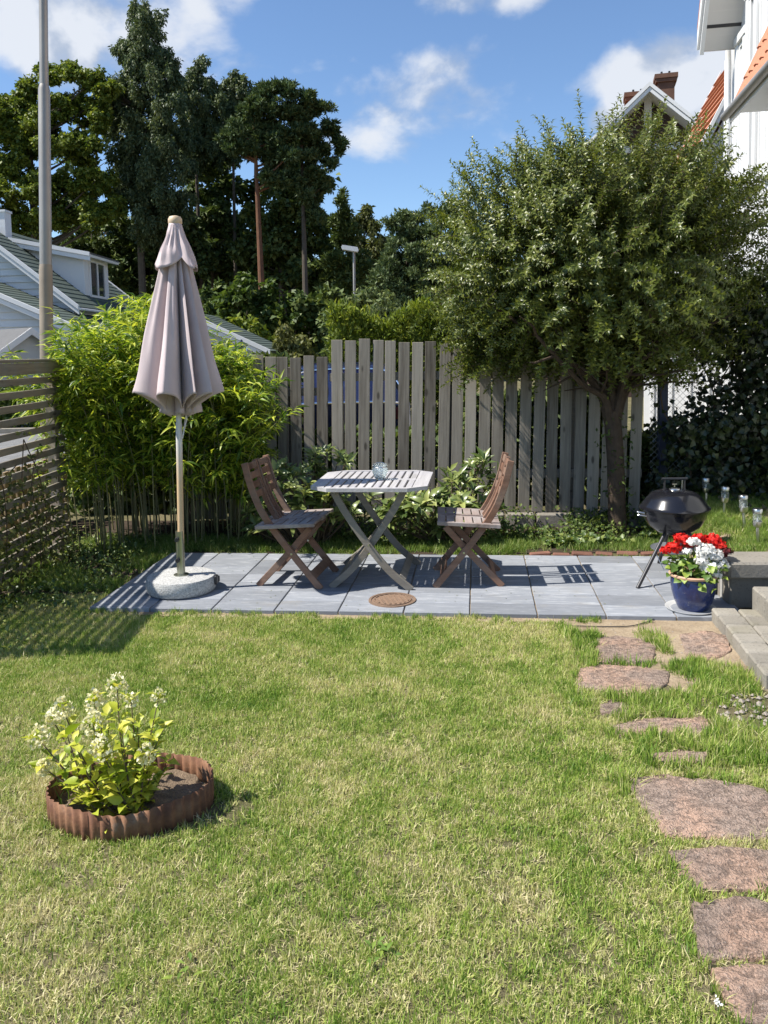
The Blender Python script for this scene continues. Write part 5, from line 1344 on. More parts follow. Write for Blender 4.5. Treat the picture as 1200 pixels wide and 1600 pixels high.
for i in range(NTW):
    d = rdir(1)[0]; d = d / (np.sum(np.abs(d) ** 2.7) ** (1 / 2.7)); rr = rg.uniform(.5, .95) if i % 4 else rg.uniform(.15, .6)
    lump = .97 + .05 * math.sin(d[0] * 5 + 1) + .05 * math.sin(d[2] * 6 + d[0] * 3 + d[1] * 4)
    q = CC + d * rr * lump * np.array([RX, RY, RZ_]) * .92
    if q[2] < 1.36 + .12 * max(0, 1 - abs(q[0]) / .7): q[2] = 1.37 + .13 * max(0, 1 - abs(q[0]) / .7) + rg.random() * .12
    if i >= NTW - 420: q = np.array([rg.uniform(-1.25, -.40), rg.uniform(.0, .75), rg.uniform(1.5, 2.2)]); d = unit(q - CC)
    if abs(T0[1] + q[1] - 7.22) < .12 and q[2] < 1.75: q[1] -= .2
    out = unit(d * np.array([.8, .8, .5]) + np.array([0, 0, .42 if d[2] > -.1 else -.05]) + rg.normal(size=3) * .42)
    Lt = rg.uniform(.20, .34) if i % 9 else rg.uniform(.34, .46)
    if d[2] > .6 and i % 4 == 0: out = unit(out + np.array([0, 0, .9])); Lt *= 1.1
    e = q + out * Lt; mid_ = (q + e) / 2 + rg.normal(size=3) * .02
    if i % 2 == 0: tw.tube([tuple(q), tuple(mid_), tuple(e)], [.0035, .0026, .0012], 3, cap=False)
    nlv = int(Lt * 108); s1 = unit(np.cross(out, rg.normal(size=3))); s2 = np.cross(out, s1)
    for j in range(nlv):
        u = (j + .5) / nlv; b_ = q * (1 - u) ** 2 + mid_ * 2 * u * (1 - u) + e * u * u; a = j * 2.4
        o1 = s1 * math.cos(a) + s2 * math.sin(a); Pl.append(b_); Dl.append(o1 + out * (.65 if u < .9 else 1.6)); Nl.append(out - o1 * .35 + rg.normal(size=3) * .25 + np.array([0, 0, .5])); Ll.append(rg.uniform(.038, .063) * (1.0 if u < .85 else .75))
Pl, Dl, Nl, Ll = map(np.array, (Pl, Dl, Nl, Ll)); Nl = unit(Nl)
# small shoots on the trunk
crown = link('crown', leaf_mesh('crown', Pl, Dl, Nl, Ll, Ll * .43, M['l_main'], np.clip(rg.normal(.48, .24, len(Pl)), 0, 1), curl=.55, fold=.22), tree)
tw.build('twigs', M['bark'], tree)
n = 260; a = rg.uniform(0, 6.28, n); P = np.stack([.12 * np.cos(a) - .02, .12 * np.sin(a), rg.uniform(.05, 1.0, n) ** 1.4], 1); P = P[vnoise(P[:, [2, 0]], 6, 2) > .5]; n = len(P)
meta(link('trunk_shoots', leaf_mesh('trunk_shoots', P + rdir(n) * .05, rdir(n), rdir(n), .045, .02, M['l_bush'], rg.random(n)), tree), kind='stuff')

wl0 = at(1006, 600, 11.6); wt_ = thing('white_wall', 'white painted wall glimpsed through the wire fence and ivy', 'wall', (wl0[0], 11.6, 0), (0, 0, rad(-24)))
boxpart('wall', (3.0, .14, 2.0), M['whitewall'], wt_, (1.5, .07, 1.0), bev=.004); boxpart('coping', (3.06, .2, .05), M['white'], wt_, (1.5, .07, 2.025))
for i in range(12): boxpart('batten', (.045, .02, 1.98), M['whitewall'], wt_, (.12 + i * .245, -.011, 1.0), bev=.003)
# ------------------------------------------------------------------ chain link fence with ivy
cl = thing('chain_link_fence', 'wire mesh fence with dark post between the board fence and the white house', 'fence', (2.36, 7.16, 0), (0, 0, rad(-2)))
cw = MB(); wl, hgt, s_ = 1.15, 1.62, .055
k_ = -int(hgt / s_)
while k_ * s_ < wl:
    for sg in (1, -1):
        x0 = k_ * s_ if sg > 0 else k_ * s_ + hgt; pa_, pb_ = (x0, 0.0), (x0 + sg * hgt, hgt)
        def clipx(p, q, X): t = (X - p[0]) / (q[0] - p[0]); return (X, p[1] + t * (q[1] - p[1]))
        if max(pa_[0], pb_[0]) <= 0 or min(pa_[0], pb_[0]) >= wl: continue
        if pa_[0] < 0: pa_ = clipx(pa_, pb_, 0)
        if pa_[0] > wl: pa_ = clipx(pa_, pb_, wl)
        if pb_[0] > wl: pb_ = clipx(pa_, pb_, wl)
        if pb_[0] < 0: pb_ = clipx(pa_, pb_, 0)
        cw.tube([(pa_[0], .002 * sg, pa_[1]), (pb_[0], .002 * sg, pb_[1])], .0018, 4, cap=False)
    k_ += 1
meta(cw.build('wire_mesh', M['wire'], cl, (0, 0, .02)), kind='stuff')
MB().tube([(0, 0, 1.62), (4.5, 0, 1.62)], .004, 6).build('top_wire', M['wire'], cl)
for x, h in ((.12, 1.45), (2.2, 1.7), (4.4, 1.7)): MB().box((x, .03, h / 2), (.075, .075, h)).build('post', M['lantern'] if x < 1 else M['galv'], cl, bev=.004)
iv = thing('ivy_hedge', 'dense ivy with tree shade in its colour smothering the wire fence at the right edge', 'ivy', (2.36, 7.1, 0)); rg = np.random.default_rng(31)
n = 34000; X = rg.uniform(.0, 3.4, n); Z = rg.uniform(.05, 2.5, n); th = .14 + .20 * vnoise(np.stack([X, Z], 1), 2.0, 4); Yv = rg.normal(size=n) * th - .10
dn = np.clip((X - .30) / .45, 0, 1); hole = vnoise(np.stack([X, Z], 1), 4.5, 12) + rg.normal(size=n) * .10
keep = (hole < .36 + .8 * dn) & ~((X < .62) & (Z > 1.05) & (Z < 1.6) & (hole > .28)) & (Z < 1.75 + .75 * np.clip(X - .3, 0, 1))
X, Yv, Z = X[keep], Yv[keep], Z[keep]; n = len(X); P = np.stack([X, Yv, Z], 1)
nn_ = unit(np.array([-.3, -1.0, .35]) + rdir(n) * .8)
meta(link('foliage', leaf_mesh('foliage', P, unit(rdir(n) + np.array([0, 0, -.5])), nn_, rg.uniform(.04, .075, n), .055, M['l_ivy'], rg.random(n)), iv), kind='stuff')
vt = MB()
for i in range(26):
    x0 = rg.uniform(.1, 4.5); vt.tube(smooth_path([(x0, -.1, 0), (x0 + rg.normal() * .1, -.12, .6), (x0 + rg.normal() * .2, -.1, 1.2), (x0 + rg.normal() * .3, -.08, 1.8)], 4), list(np.linspace(.012, .004, 13)), 5)
vt.build('ivy_stems', M['bark'], iv)

# ------------------------------------------------------------------ trees and shrubs beyond the garden
def crown_leaves(rg, blobs, n, size, kind):
    sub = []
    for c, r in blobs:                                       # each bough carries smaller sprays
        for _ in range(13):
            d = rg.normal(size=3); d /= np.linalg.norm(d); f = rg.uniform(.45, 1.12); k_ = rg.uniform(.24, .46)
            sub.append((tuple(np.array(c) + d * f * np.array(r)), (r[0] * k_ * (.8 if kind == 'weep' else 1), r[1] * k_ * (.8 if kind == 'weep' else 1), r[2] * k_ * (1.35 if kind == 'weep' else .8))))
    blobs = sub
    vol = np.array([b[1][0] * b[1][1] + b[1][1] * b[1][2] for b in blobs]); idx = rg.choice(len(blobs), n, p=vol / vol.sum())
    C = np.array([b[0] for b in blobs])[idx]; Rb = np.array([b[1] for b in blobs])[idx]
    d = unit(rg.normal(size=(n, 3))); rr = rg.uniform(.1, 1.0, (n, 1)) ** .5 * rg.uniform(.85, 1.25, (n, 1)); P = C + d * rr * Rb
    sz = size * rg.uniform(.6, 1.35, n)
    if kind == 'weep':
        D = unit(d * .35 + np.array([0, 0, -.9]) + rg.normal(size=(n, 3)) * .5); N_ = unit(d + rg.normal(size=(n, 3)) * .8); Wd = sz * .42
    elif kind == 'needle':
        D = unit(d * .8 + np.array([0, 0, .55]) + rg.normal(size=(n, 3)) * .45); N_ = unit(np.array([0, 0, 1.0]) + rg.normal(size=(n, 3)) * .7); Wd = sz * .34
    else:
        D = unit(d * .5 + rg.normal(size=(n, 3)) * .7 + np.array([0, 0, -.15])); N_ = unit(np.array([0, 0, .9]) + d * .6 + rg.normal(size=(n, 3)) * .5); Wd = sz * .72
    return leaf_geo(P, D, N_, sz, Wd, quad=True, fold=.08, curl=.3), n
def profile_blobs(rg, H, zb, R, shape, nb, br, flatten=.8):
    out = []
    for i in range(nb):
        t = rg.random() if i > 3 else i / 4 + .1
        Rt = {'round': math.sqrt(max(0, 1 - (2 * t - 1) ** 2)) * .95 + .12, 'cone': (1 - t) * .95 + .12, 'column': (math.sin(math.pi * min(1, t * .92 + .12)) ** .6) * .9 + .05,
              'umbrella': .45 + .55 * math.sin(math.pi * min(1, .25 + t * .7)), 'spread': .7 + .3 * math.sin(math.pi * t)}[shape] * R
        a = rg.uniform(0, 6.283); r_ = Rt * math.sqrt(rg.random()) * .92; b = br * R * rg.uniform(.7, 1.25) * (.65 + .35 * Rt / R)
        out.append(((r_ * math.cos(a), r_ * math.sin(a), zb + (H - zb - b * flatten) * t), (b, b, b * flatten)))
    return out
def far_tree(name, label, px, py_top, py_base, half_px, Y, shape, mat, bark, n, size, kind, seed, nb=34, br=.30, flat_=.8, trunk_r=.2, group=None, dx=0.0, limbs_n=12, tint=(.5, .25)):
    rg = np.random.default_rng(seed); top = at(px, py_top, Y); zb = max(.3, float(at(px, py_base, Y)[2])); R = half_px / F * Y
    t = thing(name, label, 'tree', (top[0], Y, 0), group=group); H = float(top[2])
    bl = profile_blobs(rg, H, zb, R, shape, nb, br, flat_)
    if shape in ('cone', 'column', 'round'): bl.append(((0, 0, H - br * R * .6), (br * R * .55, br * R * .55, br * R * .7)))
    m = MB(); lean = rg.normal(size=2) * .012 * H
    z_t = zb + (H - zb) * .8
    m.tube(smooth_path([(0, 0, -.1), (lean[0] * .4, lean[1] * .4, z_t * .4), (lean[0], lean[1], z_t)], 5), list(np.linspace(trunk_r, trunk_r * .3, 11)), 8)
    for b in bl[:limbs_n]:
        c = b[0]; zz = max(zb * .8, c[2] - (abs(c[0]) + abs(c[1])) * .5); f = zz / z_t
        if zz < z_t: m.tube([(lean[0] * f, lean[1] * f, zz), (c[0] * .6, c[1] * .6, (zz + c[2]) / 2 + .1), tuple(c)], [trunk_r * .38, trunk_r * .22, trunk_r * .08], 5)
    m.build('trunk', M[bark], t, smooth=True)
    (V, Fc, k), nn = crown_leaves(rg, bl, n, size, kind)
    link('crown', mesh('crown', V, Fc, M[mat], tint=np.repeat(np.clip(rg.normal(tint[0], tint[1], nn), 0, 1), k)), t)
    return t
FT = far_tree
def px_tree(name, label, Y, trunk_px, blobs, mat, bark, n, size, kind, seed, flat_=.8, spread=1.0, trunk_r=.2, trunk_top=None, tint=(.5, .25), limb_every=2):
    """tree whose foliage masses stand where the photo shows them: (pixel x, pixel y, pixel radius)"""
    rg = np.random.default_rng(seed); b0 = at(trunk_px, 500, Y); t = thing(name, label, 'tree', (b0[0], Y, 0)); L0 = np.array(t.location); bl = []
    for (px, py, pr) in blobs:
        r = pr / F * Y * 1.03
        for q in range(3):
            dy = rg.uniform(-1, 1) * spread * r * 1.3; c = at(px + rg.normal() * pr * .34, py + rg.normal() * pr * .26, Y + dy) - L0
            bl.append((tuple(c), (r * rg.uniform(.55, .95), r * .9, r * flat_ * rg.uniform(.6, .95))))
    zt = max(b[0][2] for b in bl); z_t = float(at(trunk_px, trunk_top, Y)[2]) if trunk_top else zt * .9
    m = MB(); lean = rg.normal(size=2) * .008 * z_t
    m.tube(smooth_path([(0, 0, -.1), (lean[0] * .4, lean[1] * .4, z_t * .45), (lean[0], lean[1], z_t)], 5), list(np.linspace(trunk_r, trunk_r * .3, 11)), 8)
    for b in bl[::limb_every]:
        c = b[0]; hz_ = math.hypot(c[0], c[1]); zz = max(z_t * .35, c[2] - hz_ * .6); f = zz / z_t
        if zz < z_t: m.tube([(lean[0] * f, lean[1] * f, zz), (c[0] * .55, c[1] * .55, (zz + c[2]) / 2 - .05), tuple(c)], [trunk_r * .3, trunk_r * .17, trunk_r * .06], 5)
    m.build('trunk', M[bark], t, smooth=True)
    (V, Fc, k), nn = crown_leaves(rg, bl, n, size, kind)
    link('crown', mesh('crown', V, Fc, M[mat], tint=np.repeat(np.clip(rg.normal(tint[0], tint[1], nn), 0, 1), k)), t)
    return t
px_tree('maple_tree', 'broad yellow green maple behind the white house at the far left', 41, 60, [(12, 165, 26), (48, 140, 22), (82, 122, 20), (112, 112, 17), (140, 125, 20), (162, 145, 20), (70, 108, 10), (-25, 185, 34), (25, 205, 30), (70, 180, 30), (115, 165, 28), (150, 185, 26), (5, 250, 32), (50, 235, 30), (95, 225, 32), (140, 235, 28), (20, 300, 32), (70, 290, 30), (118, 290, 32), (160, 285, 24), (40, 350, 28), (88, 345, 28), (138, 345, 28), (-50, 240, 44), (-45, 320, 44), (8, 345, 24), (178, 320, 18), (100, 330, 20)],
        'l_maple', 'farbark', 105000, .165, 'broad', 1, .78, trunk_r=.3, tint=(.55, .25))
px_tree('birch_tree', 'tallest grey green birch rising to the top of the picture', 43, 225, [(224, 14, 15), (212, 38, 21), (236, 45, 22), (195, 78, 16), (266, 92, 17), (222, 85, 28), (200, 112, 24), (248, 118, 28), (268, 125, 15), (178, 148, 22), (216, 155, 34), (258, 165, 28), (160, 130, 14), (192, 192, 30), (238, 205, 34), (272, 210, 24), (205, 245, 32), (248, 258, 32), (284, 258, 22), (214, 300, 30), (258, 312, 30), (228, 355, 30), (276, 330, 24)],
        'l_birch', 'farbark', 95000, .175, 'weep', 3, 1.15, trunk_r=.26, tint=(.5, .25))
px_tree('birch_tree', 'weeping birch just right of the tallest birch', 46, 316, [(314, 98, 9), (308, 122, 17), (326, 138, 15), (298, 150, 17), (334, 165, 15), (310, 172, 22), (296, 205, 20), (328, 205, 20), (306, 240, 22), (334, 240, 14)],
        'l_birch', 'farbark', 28000, .19, 'weep', 4, 1.3, trunk_r=.18, tint=(.55, .25))
px_tree('birch_tree', 'weeping birch with hanging twigs left of the pine crown', 47, 368, [(372, 128, 11), (358, 140, 13), (384, 146, 14), (348, 165, 13), (368, 172, 20), (394, 178, 13), (356, 205, 17), (380, 208, 18), (364, 238, 16)],
        'l_birch', 'farbark', 25000, .19, 'weep', 5, 1.3, trunk_r=.17, tint=(.5, .25))
px_tree('pine_tree', 'tall pine with reddish bare trunk and dark spreading crown', 40, 412, [(410, 146, 17), (436, 140, 12), (452, 146, 15), (392, 172, 18), (424, 168, 22), (456, 176, 20), (378, 205, 18), (412, 204, 22), (446, 210, 20), (366, 232, 15), (398, 238, 18), (434, 244, 18), (458, 240, 15), (350, 215, 10), (420, 275, 14), (445, 280, 16)],
        'l_pine', 'pinebark', 34000, .23, 'needle', 7, .75, trunk_r=.22, trunk_top=180, tint=(.5, .25))
px_tree('pine_tree', 'second dark pine leaning to the right of the red trunked pine', 41, 478, [(482, 156, 14), (470, 182, 17), (500, 172, 13), (514, 200, 13), (490, 208, 18), (528, 222, 10), (504, 236, 16), (532, 236, 6), (478, 244, 18), (518, 256, 9), (494, 272, 15), (468, 288, 18), (508, 288, 10), (484, 310, 18), (500, 335, 16)],
        'l_pine', 'farbark', 30000, .23, 'needle', 8, .78, trunk_r=.2, trunk_top=190, tint=(.42, .25))
px_tree('dark_deciduous_tree', 'dark leafy trees filling the shade under the pines', 45, 440, [(446, 305, 20), (440, 340, 28), (478, 345, 26), (405, 365, 24), (432, 390, 30), (470, 395, 30), (508, 375, 24), (372, 392, 26), (395, 330, 14), (460, 430, 34), (410, 430, 34), (510, 430, 30), (500, 345, 16)],
        'l_dark', 'farbark', 22000, .28, 'broad', 9, .85, trunk_r=.22, tint=(.5, .3))
px_tree('dark_deciduous_tree', 'dark tree just right of the parasol top', 48, 335, [(318, 270, 14), (340, 262, 13), (325, 310, 16), (348, 330, 18), (312, 345, 20), (335, 375, 26), (360, 360, 18), (318, 400, 30), (350, 415, 30), (300, 300, 13)],
        'l_dark', 'farbark', 13000, .28, 'broad', 6, .85, trunk_r=.18, tint=(.45, .3))
px_tree('dark_deciduous_tree', 'dark tree low behind the white house roof', 46, 150, [(60, 395, 34), (110, 392, 34), (160, 385, 32), (205, 375, 30), (185, 345, 24), (85, 440, 36), (140, 440, 40), (195, 430, 40), (20, 390, 26)],
        'l_dark', 'farbark', 16000, .28, 'broad', 14, .85, trunk_r=.2, tint=(.5, .3))
px_tree('dark_deciduous_tree', 'dark tree right behind the parasol', 45, 262, [(240, 385, 30), (280, 375, 28), (262, 345, 22), (292, 350, 20), (250, 430, 36), (292, 430, 36), (310, 390, 22)],
        'l_dark', 'farbark', 12000, .28, 'broad', 15, .85, trunk_r=.2, tint=(.5, .3))
px_tree('spruce_tree', 'pointed dark spruce at the right end of the wood', 43, 537, [(537, 302, 5), (535, 318, 9), (541, 334, 12), (529, 350, 14), (546, 362, 14), (535, 380, 20), (520, 408, 22), (550, 412, 20), (535, 448, 28), (515, 450, 24), (556, 448, 20)],
        'l_dark', 'farbark', 15000, .25, 'needle', 10, .9, trunk_r=.18, tint=(.45, .25))
px_tree('birch_tree', 'small olive birch behind the street lamp', 46, 572, [(572, 326, 9), (566, 350, 14), (582, 352, 12), (558, 378, 16), (580, 385, 18), (562, 415, 20), (590, 420, 20), (570, 455, 26), (545, 440, 20), (600, 380, 12)],
        'l_olive', 'birchbark', 14000, .27, 'weep', 11, 1.2, trunk_r=.15, tint=(.2, .2))
px_tree('bushy_pine', 'dense dark bushy pine right of the street lamp', 27, 640, [(612, 352, 12), (630, 340, 13), (650, 345, 14), (668, 330, 10), (640, 365, 20), (615, 378, 16), (668, 362, 18), (605, 405, 18), (635, 400, 22), (665, 398, 22), (690, 350, 12), (610, 440, 24), (645, 440, 28), (680, 435, 26), (630, 470, 30), (670, 470, 30)],
        'l_pine', 'farbark', 30000, .15, 'needle', 12, .9, trunk_r=.16, tint=(.5, .25))
px_tree('bushy_pine', 'second dark bushy pine half hidden by the garden tree', 28, 715, [(700, 330, 12), (720, 345, 18), (740, 360, 20), (705, 375, 20), (735, 400, 26), (705, 420, 24), (725, 450, 30), (760, 430, 30)],
        'l_pine', 'farbark', 14000, .16, 'needle', 13, .9, trunk_r=.16, tint=(.45, .25))
for k_, (px, pt, Y) in enumerate(((290, 150, 50), (345, 170, 50), (353, 165, 51), (437, 190, 48), (465, 210, 48), (395, 160, 52), (150, 200, 50), (120, 200, 49))):
    e = at(px, pt, Y); m = MB().tube([(0, 0, 0), (RNG.normal() * .3, 0, e[2] * .5), (RNG.normal() * .3, 0, e[2])], [.16, .12, .05], 7)
    for j in range(9):
        z = e[2] * RNG.uniform(.45, .98); a = RNG.uniform(0, 6.28); m.tube([(0, 0, z), (math.cos(a) * .9, math.sin(a) * .9, z + .5)], [.04, .012], 4)
    t = thing('bare_trunk_tree', ['thin dark trunk left of the parasol top', 'thin dark trunk just right of the parasol top', 'twin thin dark trunk right of the parasol top', 'dark trunk right of the reddish pine trunk', 'dark trunk under the second pine crown', 'dark trunk left of the reddish pine trunk', 'dark trunk among the maple branches beside the lamp post', 'dark trunk behind the lamp post'][k_], 'tree', (e[0], Y, 0))
    m.build('trunk', M['farbark'], t)
    rg = np.random.default_rng(200 + k_); bl = [((RNG.normal() * .7, RNG.normal() * .7, e[2] * RNG.uniform(.5, 1)), (.8, .8, .6)) for _ in range(9)]
    (V, Fc, k), nn = crown_leaves(rg, bl, 900, .4, 'broad'); link('crown', mesh('crown', V, Fc, M['l_dark'], tint=np.repeat(rg.random(nn), k)), t)

def bush(name, label, px, py_top, half_px, Y, mat, n, size, kind, seed, H=None, cat='shrub', shape='round', nb=22, br=.36):
    rg = np.random.default_rng(seed); top = at(px, py_top, Y); R = half_px / F * Y; H = float(top[2])
    t = thing(name, label, cat, (top[0], Y, 0)); bl = profile_blobs(rg, H, .12 * H, R, shape, nb, br, .85)
    (V, Fc, k), nn = crown_leaves(rg, bl, n, size, kind); V[:, 2] = np.maximum(V[:, 2], .02)
    m = MB()
    for b in bl[:8]: m.tube([(b[0][0] * .2, b[0][1] * .2, 0), tuple(b[0])], [.05, .012], 5)
    m.build('stems', M['farbark'], t)
    link('crown', mesh('crown', V, Fc, M[mat], tint=np.repeat(np.clip(rg.normal(.5, .25, nn), 0, 1), k)), t); return t
bush('hazel_bush', 'mid green hazel bush under the pines left of the olive bush', 380, 425, 52, 33, 'l_bush', 5500, .26, 'broad', 21, shape='round')
bush('hazel_bush', 'green leafy bush under the red trunked pine', 440, 432, 48, 34, 'l_bush', 5000, .26, 'broad', 22)
bush('hazel_bush', 'dark green bush directly right of the parasol', 345, 440, 40, 35, 'l_dark', 4000, .28, 'broad', 23)
bush('dark_bush', 'dark bush beside the street lamp pole', 500, 445, 45, 34, 'l_dark', 4500, .26, 'broad', 24)
bush('olive_bush', 'round olive green bush behind the garage roof', 455, 500, 36, 24.5, 'l_olive', 5500, .17, 'weep', 25, nb=26)
bush('yellow_shrub', 'low yellow green shrub along the garage roof', 375, 488, 40, 29, 'l_yellow', 3500, .2, 'broad', 26)
bush('yellow_shrub', 'yellowish shrub behind the bamboo by the white house roof', 240, 462, 40, 19, 'l_yellow', 4500, .14, 'broad', 27)
bush('willow_shrub', 'pale blue green willow shrub around the street lamp pole', 575, 446, 55, 19, 'l_blue', 8000, .13, 'weep', 28, nb=34, br=.3)
bush('willow_shrub', 'smaller grey green shrub at the left end of the hedge', 520, 478, 24, 16.5, 'l_blue', 3500, .10, 'broad', 29)
bush('thuja', 'spiky yellow green thuja at the right end of the hedge', 664, 462, 26, 12.8, 'l_yellow', 5000, .10, 'needle', 30, shape='cone', br=.4)
bush('thuja', 'yellow green thuja half behind the garden tree', 700, 480, 30, 12.6, 'l_yellow', 5000, .10, 'needle', 32, shape='cone', br=.4)
def hedge(name, label, cat, x0, x1, y0, y1, ztop, mat, n, size, seed, kind='needle'):
    rg = np.random.default_rng(seed); n_ = n; P = np.stack([rg.uniform(x0, x1, n_), rg.uniform(y0, y1, n_), np.zeros(n_)], 1)
    h = ztop * (1 + .10 * (vnoise(P, 1.7, seed) - .5) * 2 + .06 * (vnoise(P, 5, seed + 1) - .5)); u = rg.random(n_) ** .72; P[:, 2] = h * u
    front = rg.random(n_) < .5; P[front, 1] = y0 + np.abs(rg.normal(size=front.sum())) * .12
    t = thing(name, label, cat, ((x0 + x1) / 2, y0, 0)); P -= np.array(t.location)
    D = unit(rg.normal(size=(n_, 3)) * .6 + np.array([0, -.4, .9])) if kind == 'needle' else unit(rg.normal(size=(n_, 3)))
    V, Fc, k = leaf_geo(P, D, unit(rg.normal(size=(n_, 3)) + np.array([-.2, -.6, .5])), size * rg.uniform(.6, 1.4, n_), size * (.35 if kind == 'needle' else .7), quad=True)
    meta(link('foliage', mesh('foliage', V, Fc, M[mat], tint=np.repeat(np.clip(rg.normal(.5, .25, n_), 0, 1), k)), t), kind='stuff'); return t
hz = float(at(600, 492, 12.5)[2])
hx0, hx1 = float(at(512, 490, 12.5)[0]), float(at(745, 490, 12.5)[0])
hedge('thuja_hedge', 'bright yellow green thuja hedge showing above the board fence', 'hedge', hx0, hx1, 12.4, 13.6, hz, 'l_yellow', 15000, .11, 51)
hedge('dark_hedge', 'low dark hedge across the road seen through the slats', 'hedge', -9.5, -4.2, 18.0, 18.8, .95, 'l_bush', 6000, .12, 52, 'broad')
hedge('laurel_hedge', 'dark green hedge close behind the board fence', 'hedge', .8, 2.4, 8.2, 8.9, 1.15, 'l_dark', 6000, .09, 53, 'broad')
hedge('laurel_hedge', 'dark leafy backing added behind the bamboo to block light and view', 'hedge', -3.25, -.9, 8.15, 8.8, 1.5, 'l_dark', 16000, .09, 55, 'broad')  # added dark backing, hides the sunlit ground behind the canes
hedge('laurel_hedge', 'pale leafy shrubs behind the lower boards of the fence', 'hedge', -1.2, .75, 8.6, 9.2, .72, 'l_bush', 4000, .08, 54, 'broad')
hedge('low_shrub', 'low dark shrub in the gap between the board fence and the white wall', 'shrub', 2.15, 3.6, 7.65, 8.4, .75, 'l_dark', 5000, .08, 57, 'broad')
# the wood behind everything, too dense to tell its shrubs apart
rg = np.random.default_rng(61); n = 24000
X = rg.uniform(-34, 16, n); Yv = rg.uniform(50, 60, n); hh = 6.2 + 2.6 * vnoise(np.stack([X, X * 0], 1), .25, 9) - 1.6 * np.clip((X - 1) / 8, 0, 1); Z = hh * rg.random(n) ** .7
P = np.stack([X, Yv, Z], 1); V, Fc, k = leaf_geo(P, unit(rg.normal(size=(n, 3))), unit(rg.normal(size=(n, 3)) + np.array([0, -.5, .6])), rg.uniform(.4, .8, n), .5, quad=True)
meta(link('wood', mesh('wood', V, Fc, M['l_dark'], tint=np.repeat(rg.random(n) * .8, k))), 'dark undergrowth of the wood behind the houses', kind='stuff')

# ------------------------------------------------------------------ grass
def tuft(name, n, r, h, wd, mat, seed, lay=.5, tint=(.42, .2), dry=.22):
    rg = np.random.default_rng(seed); V = []; Fc = []; T = []
    for i in range(n):
        a = rg.uniform(0, 6.283); rr = r * math.sqrt(rg.random()); b = np.array([rr * math.cos(a), rr * math.sin(a), -.003])
        az = rg.uniform(0, 6.283); ln = abs(rg.normal()) * lay; hh = h * rg.uniform(.55, 1.2); d = np.array([math.cos(az), math.sin(az), 0.0]); s = np.array([-math.sin(az), math.cos(az), 0]) if rg.random() < .5 else unit(rg.normal(size=3) * np.array([1, 1, 0]))
        w_ = wd * rg.uniform(.7, 1.2); o = len(V); isdry = rg.random() < dry
        if isdry: ln += .9
        p1 = b + np.array([0, 0, hh * .45]) / math.sqrt(1 + ln * ln) + d * hh * .28 * ln; p2 = b + (np.array([0, 0, hh]) * (.85 if ln < 1 else .45)) / math.sqrt(1 + ln * ln * .6) + d * hh * .8 * min(ln, 1.3)
        V += [b - s * w_ * .5, b + s * w_ * .5, p1 + s * w_ * .42, p1 - s * w_ * .42, p2]
        Fc += [(o, o + 1, o + 2), (o, o + 2, o + 3), (o + 3, o + 2, o + 4)]
        t = rg.normal(*tint) if not isdry else rg.uniform(.72, .98); T += [t] * 5
    return mesh(name, V, np.array(Fc), mat, tint=T)
def grass_field(name, label, P, rotz, scl, meshes, tilt=.12):
    src = bpy.data.collections.new(name + '_blades')
    for i, me in enumerate(meshes): src.objects.link(bpy.data.objects.new(name + '_blade', me))
    rg = np.random.default_rng(len(P)); n = len(P)
    me = bpy.data.meshes.new(name); me.vertices.add(n); me.vertices.foreach_set('co', np.asarray(P, np.float32).ravel())
    a = me.attributes.new('rot', 'FLOAT_VECTOR', 'POINT'); a.data.foreach_set('vector', np.stack([rg.normal(size=n) * tilt, rg.normal(size=n) * tilt, rotz], 1).astype(np.float32).ravel())
    a = me.attributes.new('scl', 'FLOAT', 'POINT'); a.data.foreach_set('value', np.asarray(scl, np.float32))
    a = me.attributes.new('pick', 'INT', 'POINT'); a.data.foreach_set('value', rg.integers(0, len(meshes), n).astype(np.int32))
    o = link(name, me); ng = bpy.data.node_groups.new(name, 'GeometryNodeTree'); k = NT(ng)
    ng.interface.new_socket('Geometry', in_out='INPUT', socket_type='NodeSocketGeometry'); ng.interface.new_socket('Geometry', in_out='OUTPUT', socket_type='NodeSocketGeometry')
    gi = ng.nodes.new('NodeGroupInput'); go = ng.nodes.new('NodeGroupOutput')
    ci = k.n('GeometryNodeCollectionInfo'); ci.inputs[0].default_value = src; ci.inputs['Separate Children'].default_value = True; ci.inputs['Reset Children'].default_value = True
    def na(nm, dt):
        x = ng.nodes.new('GeometryNodeInputNamedAttribute'); x.data_type = dt; x.inputs[0].default_value = nm
        return [s for s in x.outputs if s.enabled and s.name == 'Attribute'][0]
    ip = ng.nodes.new('GeometryNodeInstanceOnPoints'); L = ng.links
    L.new(gi.outputs[0], ip.inputs['Points']); L.new(ci.outputs[0], ip.inputs['Instance']); ip.inputs['Pick Instance'].default_value = True
    L.new(na('pick', 'INT'), ip.inputs['Instance Index']); L.new(na('rot', 'FLOAT_VECTOR'), ip.inputs['Rotation']); L.new(na('scl', 'FLOAT'), ip.inputs['Scale'])
    L.new(ip.outputs[0], go.inputs[0])
    md = o.modifiers.new('blades', 'NODES'); md.node_group = ng
    return meta(o, label, kind='stuff')
rg = np.random.default_rng(88)
lawn_t = [tuft('lawn_tuft', 22, .030, .032, .0030, M['grass'], s, lay=.8, dry=.20) for s in range(6)]
long_t = [tuft('long_tuft', 22, .030, .060, .0034, M['grass'], 20 + s, lay=.55, tint=(.22, .2), dry=.12) for s in range(4)]
lush_t = [tuft('lush_tuft', 20, .035, .065, .0040, M['lush'], 40 + s, lay=.55, tint=(.5, .25), dry=.1) for s in range(4)]
